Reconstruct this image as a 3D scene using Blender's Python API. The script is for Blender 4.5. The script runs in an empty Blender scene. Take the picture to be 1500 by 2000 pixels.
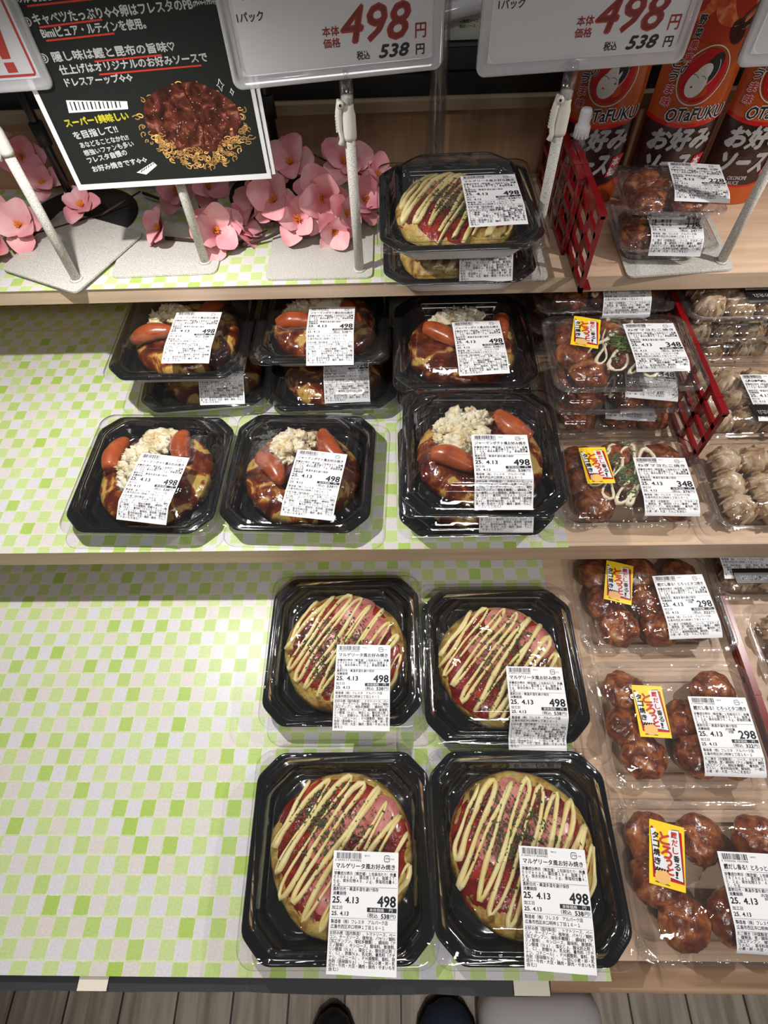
import bpy, math, random
import numpy as np
from math import sin, cos, pi, radians, sqrt, atan2, floor
from mathutils import Matrix, Vector, noise

# ------------------------------------------------------------------ camera, world, lights, exposure
SC = bpy.context.scene
COL = SC.collection
SC.view_settings.view_transform = 'Standard'
SC.view_settings.look = 'None'
SC.view_settings.exposure = 0.0
SC.view_settings.gamma = 1.0
SC.view_settings.use_curve_mapping = False
try:
    SC.cycles.transparent_max_bounces = 24
    SC.cycles.max_bounces = 10
    SC.cycles.caustics_reflective = False
    SC.cycles.caustics_refractive = False
except Exception:
    pass

def make_camera():
    p, roll, yaw = radians(57.04), radians(-3.23), radians(2.96)
    rz = Matrix.Rotation(yaw, 3, 'Z')
    fwd = rz @ Vector((0, cos(p), -sin(p)))
    up = rz @ Vector((0, sin(p), cos(p)))
    right = rz @ Vector((1, 0, 0))
    c, s = cos(roll), sin(roll)
    x = c * right + s * up
    y = -s * right + c * up
    m = Matrix((x, y, -fwd)).transposed().to_4x4()
    m.translation = (0, 0, .746)
    cd = bpy.data.cameras.new('camera')
    cd.sensor_fit = 'VERTICAL'
    cd.sensor_height = 36
    cd.sensor_width = 27
    cd.lens = 36 * 1100 / 2000
    cd.clip_start = .02
    o = bpy.data.objects.new('camera', cd)
    o.matrix_world = m
    COL.objects.link(o)
    SC.camera = o
make_camera()

W = bpy.data.worlds.new('store_ambient')
W.use_nodes = True
W.node_tree.nodes['Background'].inputs[0].default_value = (1.0, .97, .95, 1)
W.node_tree.nodes['Background'].inputs[1].default_value = .07
SC.world = W

def spot(name, loc, target, watts, angle, blend, radius, color=(1, .965, .935)):
    l = bpy.data.lights.new(name, 'SPOT')
    l.energy = watts; l.spot_size = radians(angle); l.spot_blend = blend
    l.shadow_soft_size = radius; l.color = color
    o = bpy.data.objects.new(name, l)
    o.location = loc
    d = Vector(target) - Vector(loc)
    o.rotation_euler = d.to_track_quat('-Z', 'Y').to_euler()
    COL.objects.link(o)
def area(name, loc, target, watts, sx, sy, color=(1, .97, .95)):
    l = bpy.data.lights.new(name, 'AREA')
    l.energy = watts; l.shape = 'RECTANGLE'; l.size = sx; l.size_y = sy; l.color = color
    o = bpy.data.objects.new(name, l)
    o.location = loc
    d = Vector(target) - Vector(loc)
    o.rotation_euler = d.to_track_quat('-Z', 'Y').to_euler()
    COL.objects.link(o)

spot('shelf_lamp', (-.36, .508, .70), (-.26, .30, 0), 16.5, 150, .75, .009)
spot('shelf_lamp', (.80, .508, .72), (.52, .28, 0), 15.5, 140, .75, .009)
spot('ceiling_spot_near', (-.55, -.9, 2.1), (0, .3, 0), 6, 60, .6, .03)
spot('ceiling_spot_far', (1.1, -.3, 2.0), (.2, .4, 0), 4, 60, .6, .03)
spot('lid_glint_back', (-.9, 1.3, 2.1), (-.1, .6, .1), 2, 55, .6, .03)  # added out of view so the clear lids catch reflections
spot('lid_glint_right', (.75, .9, 2.1), (.3, .3, .1), 2, 55, .6, .03)  # its right-hand partner, likewise added for glints on the lids
spot('floor_fill', (.25, -1.0, 2.0), (.15, -.15, -.2), 52, 40, .7, .04)  # added fill that brightens the floor and the lowest front edge
for i in range(6):
    spot('lid_sparkle', (-1.1 + .5 * i, .95 + .25 * (i % 2), 2.25), (-.5 + .22 * i, .4, .1), 1.6, 60, .5, .02)  # row of small added lights, only to multiply sparkles on the plastic
area('front_fill', (.3, -1.6, 2.2), (0, .4, .1), 13, 1.2, .3)  # broad added fill lifting the faces turned to the viewer

# ------------------------------------------------------------------ materials
def newmat(name):
    m = bpy.data.materials.new(name)
    m.use_nodes = True
    nt = m.node_tree
    return m, nt, nt.nodes['Principled BSDF']
def node(nt, t, **kw):
    n = nt.nodes.new(t)
    for k, v in kw.items():
        setattr(n, k, v)
    return n
def srgb(r, g, b):
    f = lambda v: (v / 255 / 12.92) if v / 255 <= .04045 else ((v / 255 + .055) / 1.055) ** 2.4
    return (f(r), f(g), f(b), 1)
def plain(name, col, rough=.5, metal=0, bump=None, coat=0, sss=0, spec=None):
    m, nt, b = newmat(name)
    b.inputs['Base Color'].default_value = col
    b.inputs['Roughness'].default_value = rough
    b.inputs['Metallic'].default_value = metal
    if coat:
        b.inputs['Coat Weight'].default_value = coat
        b.inputs['Coat Roughness'].default_value = .08
    if sss:
        b.inputs['Subsurface Weight'].default_value = sss
        b.inputs['Subsurface Scale'].default_value = .004
    if spec is not None:
        b.inputs['Specular IOR Level'].default_value = spec
    if bump:
        add_bump(nt, b, *bump)
    return m
def add_bump(nt, b, scale, strength, dist=.001, detail=3):
    tc = node(nt, 'ShaderNodeTexCoord')
    n = node(nt, 'ShaderNodeTexNoise')
    n.inputs['Scale'].default_value = scale; n.inputs['Detail'].default_value = detail
    bp = node(nt, 'ShaderNodeBump')
    bp.inputs['Strength'].default_value = strength; bp.inputs['Distance'].default_value = dist
    nt.links.new(tc.outputs['Object'], n.inputs['Vector'])
    nt.links.new(n.outputs['Fac'], bp.inputs['Height'])
    nt.links.new(bp.outputs['Normal'], b.inputs['Normal'])
    return n
def mottled(name, stops, scale, rough=.4, bump=(60, .5, .002), coat=0, detail=5, distort=.4, sss=0):
    """noise driven colour ramp with bump"""
    m, nt, b = newmat(name)
    tc = node(nt, 'ShaderNodeTexCoord')
    oi = node(nt, 'ShaderNodeObjectInfo')
    ad = node(nt, 'ShaderNodeVectorMath', operation='ADD')
    nt.links.new(tc.outputs['Object'], ad.inputs[0]); nt.links.new(oi.outputs['Random'], ad.inputs[1])
    n = node(nt, 'ShaderNodeTexNoise')
    n.inputs['Scale'].default_value = scale; n.inputs['Detail'].default_value = detail
    n.inputs['Distortion'].default_value = distort
    r = node(nt, 'ShaderNodeValToRGB')
    el = r.color_ramp.elements
    el[0].position, el[0].color = stops[0]; el[1].position, el[1].color = stops[-1]
    for p, c in stops[1:-1]:
        e = el.new(p); e.color = c
    nt.links.new(ad.outputs[0], n.inputs['Vector'])
    nt.links.new(n.outputs['Fac'], r.inputs['Fac'])
    nt.links.new(r.outputs['Color'], b.inputs['Base Color'])
    b.inputs['Roughness'].default_value = rough
    if coat:
        b.inputs['Coat Weight'].default_value = coat
        b.inputs['Coat Roughness'].default_value = .12
    if sss:
        b.inputs['Subsurface Weight'].default_value = sss
        b.inputs['Subsurface Scale'].default_value = .004
    if bump:
        add_bump(nt, b, *bump)
    return m
def wood(name, c1, c2, axis='X', scale=1.0, rough=.45):
    m, nt, b = newmat(name)
    tc = node(nt, 'ShaderNodeTexCoord')
    mp = node(nt, 'ShaderNodeMapping')
    sv = {'X': (4, 60, 60), 'Z': (60, 60, 4)}[axis]
    mp.inputs['Scale'].default_value = tuple(v * scale for v in sv)
    n = node(nt, 'ShaderNodeTexNoise')
    n.inputs['Scale'].default_value = 1.0; n.inputs['Detail'].default_value = 6; n.inputs['Distortion'].default_value = .6
    r = node(nt, 'ShaderNodeValToRGB')
    r.color_ramp.elements[0].position = .3; r.color_ramp.elements[0].color = c1
    r.color_ramp.elements[1].position = .7; r.color_ramp.elements[1].color = c2
    nt.links.new(tc.outputs['Object'], mp.inputs['Vector']); nt.links.new(mp.outputs[0], n.inputs['Vector'])
    nt.links.new(n.outputs['Fac'], r.inputs['Fac']); nt.links.new(r.outputs['Color'], b.inputs['Base Color'])
    b.inputs['Roughness'].default_value = rough
    bp = node(nt, 'ShaderNodeBump'); bp.inputs['Strength'].default_value = .15; bp.inputs['Distance'].default_value = .001
    nt.links.new(n.outputs['Fac'], bp.inputs['Height']); nt.links.new(bp.outputs['Normal'], b.inputs['Normal'])
    return m
def clear_plastic(name, tint=(.985, .985, .985), refl=1.0, rough=.04, bump=(45, .25, .002), haze=0.02):
    """thin clear sheet: transmits straight through, mirrors by the angle of view"""
    m = bpy.data.materials.new(name); m.use_nodes = True
    nt = m.node_tree
    for n in list(nt.nodes):
        nt.nodes.remove(n)
    out = node(nt, 'ShaderNodeOutputMaterial')
    tr = node(nt, 'ShaderNodeBsdfTransparent'); tr.inputs[0].default_value = (*tint, 1)
    gl = node(nt, 'ShaderNodeBsdfGlossy'); gl.inputs['Roughness'].default_value = rough
    df = node(nt, 'ShaderNodeBsdfDiffuse'); df.inputs[0].default_value = (.8, .8, .82, 1)
    tc = node(nt, 'ShaderNodeTexCoord')
    nz = node(nt, 'ShaderNodeTexNoise'); nz.inputs['Scale'].default_value = bump[0]; nz.inputs['Detail'].default_value = 2
    bp = node(nt, 'ShaderNodeBump'); bp.inputs['Strength'].default_value = bump[1]; bp.inputs['Distance'].default_value = bump[2]
    nt.links.new(tc.outputs['Object'], nz.inputs['Vector']); nt.links.new(nz.outputs['Fac'], bp.inputs['Height'])
    nt.links.new(bp.outputs['Normal'], gl.inputs['Normal'])
    ge = node(nt, 'ShaderNodeNewGeometry')
    dt = node(nt, 'ShaderNodeVectorMath', operation='DOT_PRODUCT')
    nt.links.new(ge.outputs['Incoming'], dt.inputs[0]); nt.links.new(bp.outputs['Normal'], dt.inputs[1])
    ab = node(nt, 'ShaderNodeMath', operation='ABSOLUTE'); nt.links.new(dt.outputs['Value'], ab.inputs[0])
    su = node(nt, 'ShaderNodeMath', operation='SUBTRACT'); su.inputs[0].default_value = 1; nt.links.new(ab.outputs[0], su.inputs[1])
    pw = node(nt, 'ShaderNodeMath', operation='POWER'); pw.inputs[1].default_value = 4; nt.links.new(su.outputs[0], pw.inputs[0])
    ma = node(nt, 'ShaderNodeMath', operation='MULTIPLY_ADD'); ma.inputs[1].default_value = .8 * refl; ma.inputs[2].default_value = .075 * refl
    ma.use_clamp = True
    nt.links.new(pw.outputs[0], ma.inputs[0])
    mh = node(nt, 'ShaderNodeMixShader'); mh.inputs[0].default_value = haze
    nt.links.new(tr.outputs[0], mh.inputs[1]); nt.links.new(df.outputs[0], mh.inputs[2])
    mx = node(nt, 'ShaderNodeMixShader')
    nt.links.new(ma.outputs[0], mx.inputs[0]); nt.links.new(mh.outputs[0], mx.inputs[1]); nt.links.new(gl.outputs[0], mx.inputs[2])
    nt.links.new(mx.outputs[0], out.inputs['Surface'])
    return m
def checker_mat(name, cx=.0172, cy=.0191):
    m, nt, b = newmat(name)
    L = nt.links.new
    tc = node(nt, 'ShaderNodeTexCoord'); sp = node(nt, 'ShaderNodeSeparateXYZ'); L(tc.outputs['Object'], sp.inputs[0])
    wob = node(nt, 'ShaderNodeTexNoise'); wob.inputs['Scale'].default_value = 220; wob.inputs['Detail'].default_value = 2
    L(tc.outputs['Object'], wob.inputs['Vector'])
    def cell(i, c):
        d = node(nt, 'ShaderNodeMath', operation='MULTIPLY_ADD'); d.inputs[1].default_value = .12; L(wob.outputs['Fac'], d.inputs[0])
        dv = node(nt, 'ShaderNodeMath', operation='DIVIDE'); dv.inputs[1].default_value = c; L(sp.outputs[i], dv.inputs[0])
        L(dv.outputs[0], d.inputs[2])
        f = node(nt, 'ShaderNodeMath', operation='FLOOR'); L(d.outputs[0], f.inputs[0])
        fr = node(nt, 'ShaderNodeMath', operation='FRACT'); L(d.outputs[0], fr.inputs[0])
        return f, fr
    fx, frx = cell(0, cx); fy, fry = cell(1, cy)
    ad = node(nt, 'ShaderNodeMath', operation='ADD'); L(fx.outputs[0], ad.inputs[0]); L(fy.outputs[0], ad.inputs[1])
    ml = node(nt, 'ShaderNodeMath', operation='FLOORED_MODULO'); ml.inputs[1].default_value = 2; L(ad.outputs[0], ml.inputs[0])
    cb = node(nt, 'ShaderNodeCombineXYZ'); L(fx.outputs[0], cb.inputs[0]); L(fy.outputs[0], cb.inputs[1])
    wn = node(nt, 'ShaderNodeTexWhiteNoise', noise_dimensions='2D'); L(cb.outputs[0], wn.inputs['Vector'])
    rg = node(nt, 'ShaderNodeValToRGB'); e = rg.color_ramp.elements
    e[0].position = 0; e[0].color = srgb(198, 216, 150); e[1].position = 1; e[1].color = srgb(170, 200, 92)
    e2 = e.new(.55); e2.color = srgb(196, 214, 146)
    L(wn.outputs['Value'], rg.inputs['Fac'])
    rw = node(nt, 'ShaderNodeValToRGB'); e = rw.color_ramp.elements
    e[0].position = .3; e[0].color = srgb(217, 214, 221); e[1].position = 1; e[1].color = srgb(219, 210, 204)
    L(wn.outputs['Value'], rw.inputs['Fac'])
    mx = node(nt, 'ShaderNodeMix', data_type='RGBA'); L(ml.outputs[0], mx.inputs['Factor']); L(rg.outputs[0], mx.inputs['A']); L(rw.outputs[0], mx.inputs['B'])
    # pale seam between rows and between columns
    def seam(fr, wd):
        s = node(nt, 'ShaderNodeMath', operation='LESS_THAN'); s.inputs[1].default_value = wd; L(fr.outputs[0], s.inputs[0]); return s
    s1 = seam(fry, .1); s2 = seam(frx, .06)
    sm = node(nt, 'ShaderNodeMath', operation='MAXIMUM'); L(s1.outputs[0], sm.inputs[0]); L(s2.outputs[0], sm.inputs[1])
    sf = node(nt, 'ShaderNodeMath', operation='MULTIPLY'); sf.inputs[1].default_value = .55; L(sm.outputs[0], sf.inputs[0])
    m2 = node(nt, 'ShaderNodeMix', data_type='RGBA'); L(sf.outputs[0], m2.inputs['Factor']); L(mx.outputs['Result'], m2.inputs['A'])
    m2.inputs['B'].default_value = srgb(222, 230, 190)
    # paper mottling
    pn = node(nt, 'ShaderNodeTexNoise'); pn.inputs['Scale'].default_value = 420; pn.inputs['Detail'].default_value = 4; L(tc.outputs['Object'], pn.inputs['Vector'])
    pr = node(nt, 'ShaderNodeMapRange'); pr.inputs['From Min'].default_value = .3; pr.inputs['From Max'].default_value = .7
    pr.inputs['To Min'].default_value = .9; pr.inputs['To Max'].default_value = 1.04; L(pn.outputs['Fac'], pr.inputs['Value'])
    m3 = node(nt, 'ShaderNodeVectorMath', operation='SCALE'); L(m2.outputs['Result'], m3.inputs[0]); L(pr.outputs[0], m3.inputs['Scale'])
    L(m3.outputs[0], b.inputs['Base Color'])
    b.inputs['Roughness'].default_value = .38
    bp = node(nt, 'ShaderNodeBump'); bp.inputs['Strength'].default_value = .12; bp.inputs['Distance'].default_value = .0006
    bn = node(nt, 'ShaderNodeTexNoise'); bn.inputs['Scale'].default_value = 30; bn.inputs['Detail'].default_value = 4; L(tc.outputs['Object'], bn.inputs['Vector'])
    L(bn.outputs['Fac'], bp.inputs['Height']); L(bp.outputs['Normal'], b.inputs['Normal'])
    return m
def plank_mat(name):
    m, nt, b = newmat(name); L = nt.links.new
    tc = node(nt, 'ShaderNodeTexCoord'); sp = node(nt, 'ShaderNodeSeparateXYZ'); L(tc.outputs['Object'], sp.inputs[0])
    mp = node(nt, 'ShaderNodeMapping'); mp.inputs['Scale'].default_value = (70, 5, 1); L(tc.outputs['Object'], mp.inputs[0])
    n = node(nt, 'ShaderNodeTexNoise'); n.inputs['Scale'].default_value = 1; n.inputs['Detail'].default_value = 6; L(mp.outputs[0], n.inputs['Vector'])
    r = node(nt, 'ShaderNodeValToRGB'); e = r.color_ramp.elements
    e[0].position = .28; e[0].color = srgb(128, 114, 100); e[1].position = .62; e[1].color = srgb(188, 174, 156)
    L(n.outputs['Fac'], r.inputs['Fac'])
    dv = node(nt, 'ShaderNodeMath', operation='DIVIDE'); dv.inputs[1].default_value = .1105; L(sp.outputs[0], dv.inputs[0])
    fr = node(nt, 'ShaderNodeMath', operation='FRACT'); L(dv.outputs[0], fr.inputs[0])
    lt = node(nt, 'ShaderNodeMath', operation='LESS_THAN'); lt.inputs[1].default_value = .035; L(fr.outputs[0], lt.inputs[0])
    mx = node(nt, 'ShaderNodeMix', data_type='RGBA'); L(lt.outputs[0], mx.inputs['Factor']); L(r.outputs[0], mx.inputs['A']); mx.inputs['B'].default_value = srgb(50, 44, 40)
    L(mx.outputs['Result'], b.inputs['Base Color']); b.inputs['Roughness'].default_value = .5
    return m
def pouch_mat(name):
    """printed film: orange above, red curved stripe, dark brown below, orange foot"""
    m, nt, b = newmat(name); L = nt.links.new
    tc = node(nt, 'ShaderNodeTexCoord'); sp = node(nt, 'ShaderNodeSeparateXYZ'); L(tc.outputs['Object'], sp.inputs[0])
    sq = node(nt, 'ShaderNodeMath', operation='MULTIPLY'); L(sp.outputs[0], sq.inputs[0]); L(sp.outputs[0], sq.inputs[1])
    zz = node(nt, 'ShaderNodeMath', operation='MULTIPLY_ADD'); zz.inputs[1].default_value = -4.2; L(sq.outputs[0], zz.inputs[0]); L(sp.outputs[2], zz.inputs[2])
    mr = node(nt, 'ShaderNodeMapRange'); mr.inputs['From Max'].default_value = .26; L(zz.outputs[0], mr.inputs['Value'])
    r = node(nt, 'ShaderNodeValToRGB'); r.color_ramp.interpolation = 'CONSTANT'; e = r.color_ramp.elements
    e[0].position = 0; e[0].color = srgb(186, 84, 30); e[1].position = .024 / .26; e[1].color = srgb(190, 30, 24)
    for p, c in ((.027, srgb(52, 26, 22)), (.103, srgb(196, 24, 22)), (.108, srgb(188, 84, 32)), (.196, srgb(186, 62, 34))):
        q = e.new(p / .26); q.color = c
    L(mr.outputs[0], r.inputs['Fac']); L(r.outputs['Color'], b.inputs['Base Color'])
    b.inputs['Roughness'].default_value = .22
    add_bump(nt, b, 28, .5, .004, 3)
    return m

M = {}
M['black_plastic'] = plain('black_plastic', (.005, .006, .007, 1), .11, spec=.6, bump=(60, .12, .001))
M['white_plastic'] = plain('white_plastic', (.72, .72, .72, 1), .35)
M['lid_clear'] = clear_plastic('lid_clear', (.99, .99, .99), 1.5, .025, (38, .45, .003), .006)
M['tub_clear'] = clear_plastic('tub_clear', (.98, .978, .976), 1.5, .03, (55, .5, .003), .018)
M['case_clear'] = clear_plastic('case_clear', (.9, .9, .91), 1.2, .08, (8, .05, .001), .03)
M['case_frost'] = clear_plastic('case_frost', (.9, .9, .92), 1.2, .1, (8, .05, .001), .42)
M['paper'] = plain('paper', (.86, .86, .87, 1), .45)
M['ink'] = plain('ink', (.012, .012, .014, 1), .5)
M['red_ink'] = plain('red_ink', srgb(200, 58, 44), .5)
M['yellow_ink'] = plain('yellow_ink', srgb(250, 212, 40), .4)
M['tan_ink'] = plain('tan_ink', srgb(238, 186, 110), .5)
M['white_ink'] = plain('white_ink', (.8, .8, .8, 1), .5)
M['lime_ink'] = plain('lime_ink', srgb(226, 214, 58), .5)
M['pink_ink'] = plain('pink_ink', srgb(206, 40, 58), .4)
M['noodle_ink'] = plain('noodle_ink', srgb(172, 130, 74), .5)
M['gloss_ink'] = plain('gloss_ink', srgb(196, 156, 140), .5)
M['silver_ink'] = plain('silver_ink', srgb(170, 170, 170), .3)
M['board_black'] = plain('board_black', srgb(30, 32, 31), .42)
M['photo_food'] = mottled('photo_food', [(.3, srgb(24, 14, 12)), (.47, srgb(70, 32, 24)), (.6, srgb(104, 50, 38)), (.74, srgb(186, 130, 112))], 80, .35, None, 0, 8, 1.2)
M['checker'] = checker_mat('checker')
M['shelf_wood'] = wood('shelf_wood', srgb(206, 172, 142), srgb(230, 200, 170), 'X')
M['edge_wood'] = wood('edge_wood', srgb(190, 164, 138), srgb(214, 190, 164), 'X')
M['panel_wood'] = wood('panel_wood', srgb(176, 136, 108), srgb(194, 154, 124), 'Z', 1.4)
M['trim_wood'] = wood('trim_wood', srgb(172, 150, 120), srgb(200, 180, 150), 'X')
M['nosing_wood'] = wood('nosing_wood', srgb(150, 114, 86), srgb(212, 176, 142), 'X', .7)
M['matte_black'] = plain('matte_black', (.012, .012, .013, 1), .55)
M['gloss_black'] = plain('gloss_black', (.01, .01, .011, 1), .3)
M['teal_dark'] = plain('teal_dark', srgb(38, 56, 60), .35)
M['skirt_black'] = plain('skirt_black', srgb(52, 54, 56), .7)
M['stone_grey'] = mottled('stone_grey', [(.35, srgb(150, 148, 140)), (.5, srgb(206, 203, 194)), (.7, srgb(222, 219, 211))], 900, .55, None, 0, 3, 0)
M['clip_white'] = plain('clip_white', srgb(226, 222, 212), .35)
M['red_plastic'] = plain('red_plastic', srgb(124, 10, 18), .28, coat=.2)
M['tape'] = plain('tape', srgb(232, 224, 206), .45)
M['floor'] = plank_mat('floor_planks')
M['petal'] = mottled('petal', [(.3, srgb(222, 132, 144)), (.5, srgb(230, 160, 166)), (.75, srgb(238, 196, 196))], 26, .6, (300, .2, .0004), 0, 3, .3)
M['stamen'] = plain('stamen', srgb(226, 140, 40), .6)
M['twig'] = plain('twig', srgb(62, 40, 32), .7)
# food
M['pancake'] = mottled('pancake', [(.3, srgb(92, 60, 24)), (.43, srgb(176, 132, 56)), (.55, srgb(206, 176, 96)), (.68, srgb(168, 160, 84)), (.8, srgb(120, 128, 58))], 55, .5, (90, .8, .004), .1, 6, .8)
M['pancake_sauced'] = mottled('pancake_sauced', [(.32, srgb(58, 16, 8)), (.47, srgb(100, 38, 16)), (.53, srgb(140, 70, 28)), (.59, srgb(206, 168, 90)), (.72, srgb(158, 146, 74))], 34, .16, (60, .8, .004), .5, 5, 1.0)
M['brown_sauce'] = mottled('brown_sauce', [(.35, srgb(52, 14, 8)), (.6, srgb(112, 34, 16)), (.75, srgb(150, 62, 26))], 40, .12, (70, .5, .003), .6, 5, .6)
M['tomato'] = mottled('tomato', [(.3, srgb(84, 12, 8)), (.5, srgb(136, 28, 18)), (.7, srgb(188, 64, 38))], 45, .14, (160, .8, .003), .5, 6, .6)
M['ham'] = mottled('ham', [(.3, srgb(176, 86, 84)), (.55, srgb(204, 126, 118)), (.75, srgb(218, 160, 146))], 60, .3, (90, .4, .002), .2, 5, .5, .1)
M['cheese'] = mottled('cheese', [(.3, srgb(238, 216, 140)), (.7, srgb(248, 234, 176))], 40, .35, None, 0, 2, 0, .1)
M['parsley'] = mottled('parsley', [(.3, srgb(30, 46, 18)), (.7, srgb(82, 98, 44))], 300, .7, None, 0, 2, 0)
M['potato'] = mottled('potato', [(.3, srgb(214, 190, 134)), (.5, srgb(240, 228, 196)), (.75, srgb(248, 242, 226))], 70, .5, (220, .7, .002), .1, 5, .4, .15)
M['sausage'] = mottled('sausage', [(.3, srgb(140, 60, 28)), (.55, srgb(176, 82, 40)), (.75, srgb(196, 110, 60))], 40, .28, (200, .2, .001), .3, 5, .4, .1)
M['takoyaki'] = mottled('takoyaki', [(.28, srgb(56, 22, 12)), (.45, srgb(116, 54, 26)), (.58, srgb(160, 88, 44)), (.72, srgb(200, 142, 88))], 62, .26, (110, .7, .003), .6, 6, 1.0)
M['mayo'] = plain('mayo', srgb(250, 238, 206), .3, sss=.1)
M['onion'] = mottled('onion', [(.3, srgb(44, 66, 26)), (.6, srgb(92, 120, 56)), (.8, srgb(186, 196, 140))], 120, .4, None, 0, 2, 0)
M['shumai'] = mottled('shumai', [(.3, srgb(150, 112, 78)), (.48, srgb(196, 168, 132)), (.7, srgb(226, 210, 186))], 60, .3, (80, .7, .003), .3, 6, .8, .15)
M['sachet_black'] = plain('sachet_black', (.012, .01, .01, 1), .3)
M['sachet_yellow'] = plain('sachet_yellow', srgb(240, 200, 40), .35)
M['pouch'] = pouch_mat('pouch_film')
M['emblem_red'] = plain('emblem_red', srgb(196, 20, 30), .3)
M['fruit'] = mottled('fruit', [(.3, srgb(170, 30, 24)), (.5, srgb(226, 100, 60)), (.7, srgb(246, 190, 120))], 60, .25, None, .3, 4, .8)
M['date_brown'] = mottled('date_brown', [(.3, srgb(36, 16, 12)), (.7, srgb(90, 40, 28))], 90, .25, None, .3, 4, .8)
M['navy_cloth'] = plain('navy_cloth', srgb(34, 44, 62), .7, bump=(400, .4, .001))
M['white_bag'] = plain('white_bag', srgb(206, 200, 200), .55)
M['leaflet'] = mottled('leaflet', [(.35, srgb(190, 196, 176)), (.6, srgb(206, 206, 196))], 30, .3, None, 0, 3, 0)
M['pouch_cap'] = plain('pouch_cap', srgb(236, 236, 238), .35)

# ------------------------------------------------------------------ mesh and object helpers
class MB:
    def __init__(self):
        self.v = []; self.f = []; self.m = []; self.s = []
    def add(self, vs, fs, mat=0, smooth=True):
        o = len(self.v)
        self.v.extend([tuple(map(float, p)) for p in vs])
        for f in fs:
            self.f.append(tuple(i + o for i in f)); self.m.append(mat); self.s.append(smooth)
    def box(self, c, d, mat=0, mt=None):
        x, y, z = c; a, b, e = d[0] / 2, d[1] / 2, d[2] / 2
        vs = [Vector((x + i * a, y + j * b, z + k * e)) for k in (-1, 1) for j in (-1, 1) for i in (-1, 1)]
        if mt: vs = [mt @ p for p in vs]
        self.add(vs, [(0, 2, 3, 1), (4, 5, 7, 6), (0, 1, 5, 4), (2, 6, 7, 3), (0, 4, 6, 2), (1, 3, 7, 5)], mat, False)
    def loft(self, loops, mat=0, cap0=False, cap1=False, smooth=True, flip=False):
        n = len(loops[0]); vs = [p for l in loops for p in l]; fs = []
        for a in range(len(loops) - 1):
            for i in range(n):
                j = (i + 1) % n
                q = (a * n + i, a * n + j, (a + 1) * n + j, (a + 1) * n + i)
                fs.append(q[::-1] if flip else q)
        if cap0: fs.append(tuple(range(n))[::-1] if not flip else tuple(range(n)))
        if cap1:
            q = tuple((len(loops) - 1) * n + i for i in range(n)); fs.append(q if not flip else q[::-1])
        self.add(vs, fs, mat, smooth)
    def tube(self, path, rad, n=8, mat=0, flat=1.0, cap=True):
        P = [Vector(p) for p in path]
        R = rad if hasattr(rad, '__len__') else [rad] * len(P)
        loops = []; up = Vector((0, 0, 1))
        for i, p in enumerate(P):
            t = (P[min(i + 1, len(P) - 1)] - P[max(i - 1, 0)])
            t = t.normalized() if t.length > 1e-9 else Vector((0, 0, 1))
            if i == 0:
                side = t.cross(up)
                if side.length < .2: side = t.cross(Vector((1, 0, 0)))
            else:
                side = side - t * side.dot(t)
                if side.length < 1e-6: side = t.cross(up)
            side.normalize(); nn = side.cross(t)
            loops.append([p + (side * cos(2 * pi * k / n) + nn * sin(2 * pi * k / n) * flat) * R[i] for k in range(n)])
        self.loft(loops, mat, cap, cap)
    def lathe(self, prof, n=24, mat=0, c=(0, 0), cap=True):
        loops = [[(c[0] + r * cos(2 * pi * k / n), c[1] + r * sin(2 * pi * k / n), z) for k in range(n)] for r, z in prof]
        self.loft(loops, mat, cap, cap)
    def blob(self, c, r, seed=0, amp=.15, freq=1.6, seg=16, rings=10, mat=0, mt=None):
        """a bumpy ball: r may be a triple of half sizes"""
        rr = r if hasattr(r, '__len__') else (r, r, r)
        vs = []; off = Vector((seed * 7.3, seed * 3.1, seed * 1.7))
        for a in range(rings + 1):
            th = pi * a / rings
            for k in range(seg):
                ph = 2 * pi * k / seg
                d = Vector((sin(th) * cos(ph), sin(th) * sin(ph), cos(th)))
                e = 1 + amp * noise.noise(d * freq + off) + amp * .5 * noise.noise(d * freq * 2.7 + off)
                q = Vector((d.x * rr[0] * e, d.y * rr[1] * e, d.z * rr[2] * e))
                if mt: q = mt @ q
                vs.append(q + Vector(c))
        fs = []
        for a in range(rings):
            for k in range(seg):
                j = (k + 1) % seg
                fs.append((a * seg + k, (a + 1) * seg + k, (a + 1) * seg + j, a * seg + j))
        self.add(vs, fs, mat)
    def mesh(self, name, mats):
        me = bpy.data.meshes.new(name)
        me.from_pydata(self.v, [], self.f)
        for m in mats: me.materials.append(M[m] if isinstance(m, str) else m)
        me.polygons.foreach_set('material_index', self.m)
        me.polygons.foreach_set('use_smooth', self.s)
        me.update()
        return me
    def build(self, name, mats, parent=None, loc=None):
        return link(name, self.mesh(name, mats if isinstance(mats, (list, tuple)) else [mats]), parent, loc)

def link(name, me, parent=None, loc=None):
    o = bpy.data.objects.new(name, me)
    COL.objects.link(o)
    if parent is not None: o.parent = parent
    if loc is not None: o.location = loc
    return o
def tag(o, label=None, cat=None, group=None, kind=None):
    for k, v in (('label', label), ('category', cat), ('group', group), ('kind', kind)):
        if v: o[k] = v
    return o
def root(name, label, cat, loc=(0, 0, 0), rot=0, group=None, tilt=None):
    o = bpy.data.objects.new(name, None)
    o.empty_display_size = .02
    COL.objects.link(o)
    o.location = loc
    o.rotation_euler = (tilt[0] if tilt else 0, tilt[1] if tilt else 0, radians(rot))
    return tag(o, label, cat, group)

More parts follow.
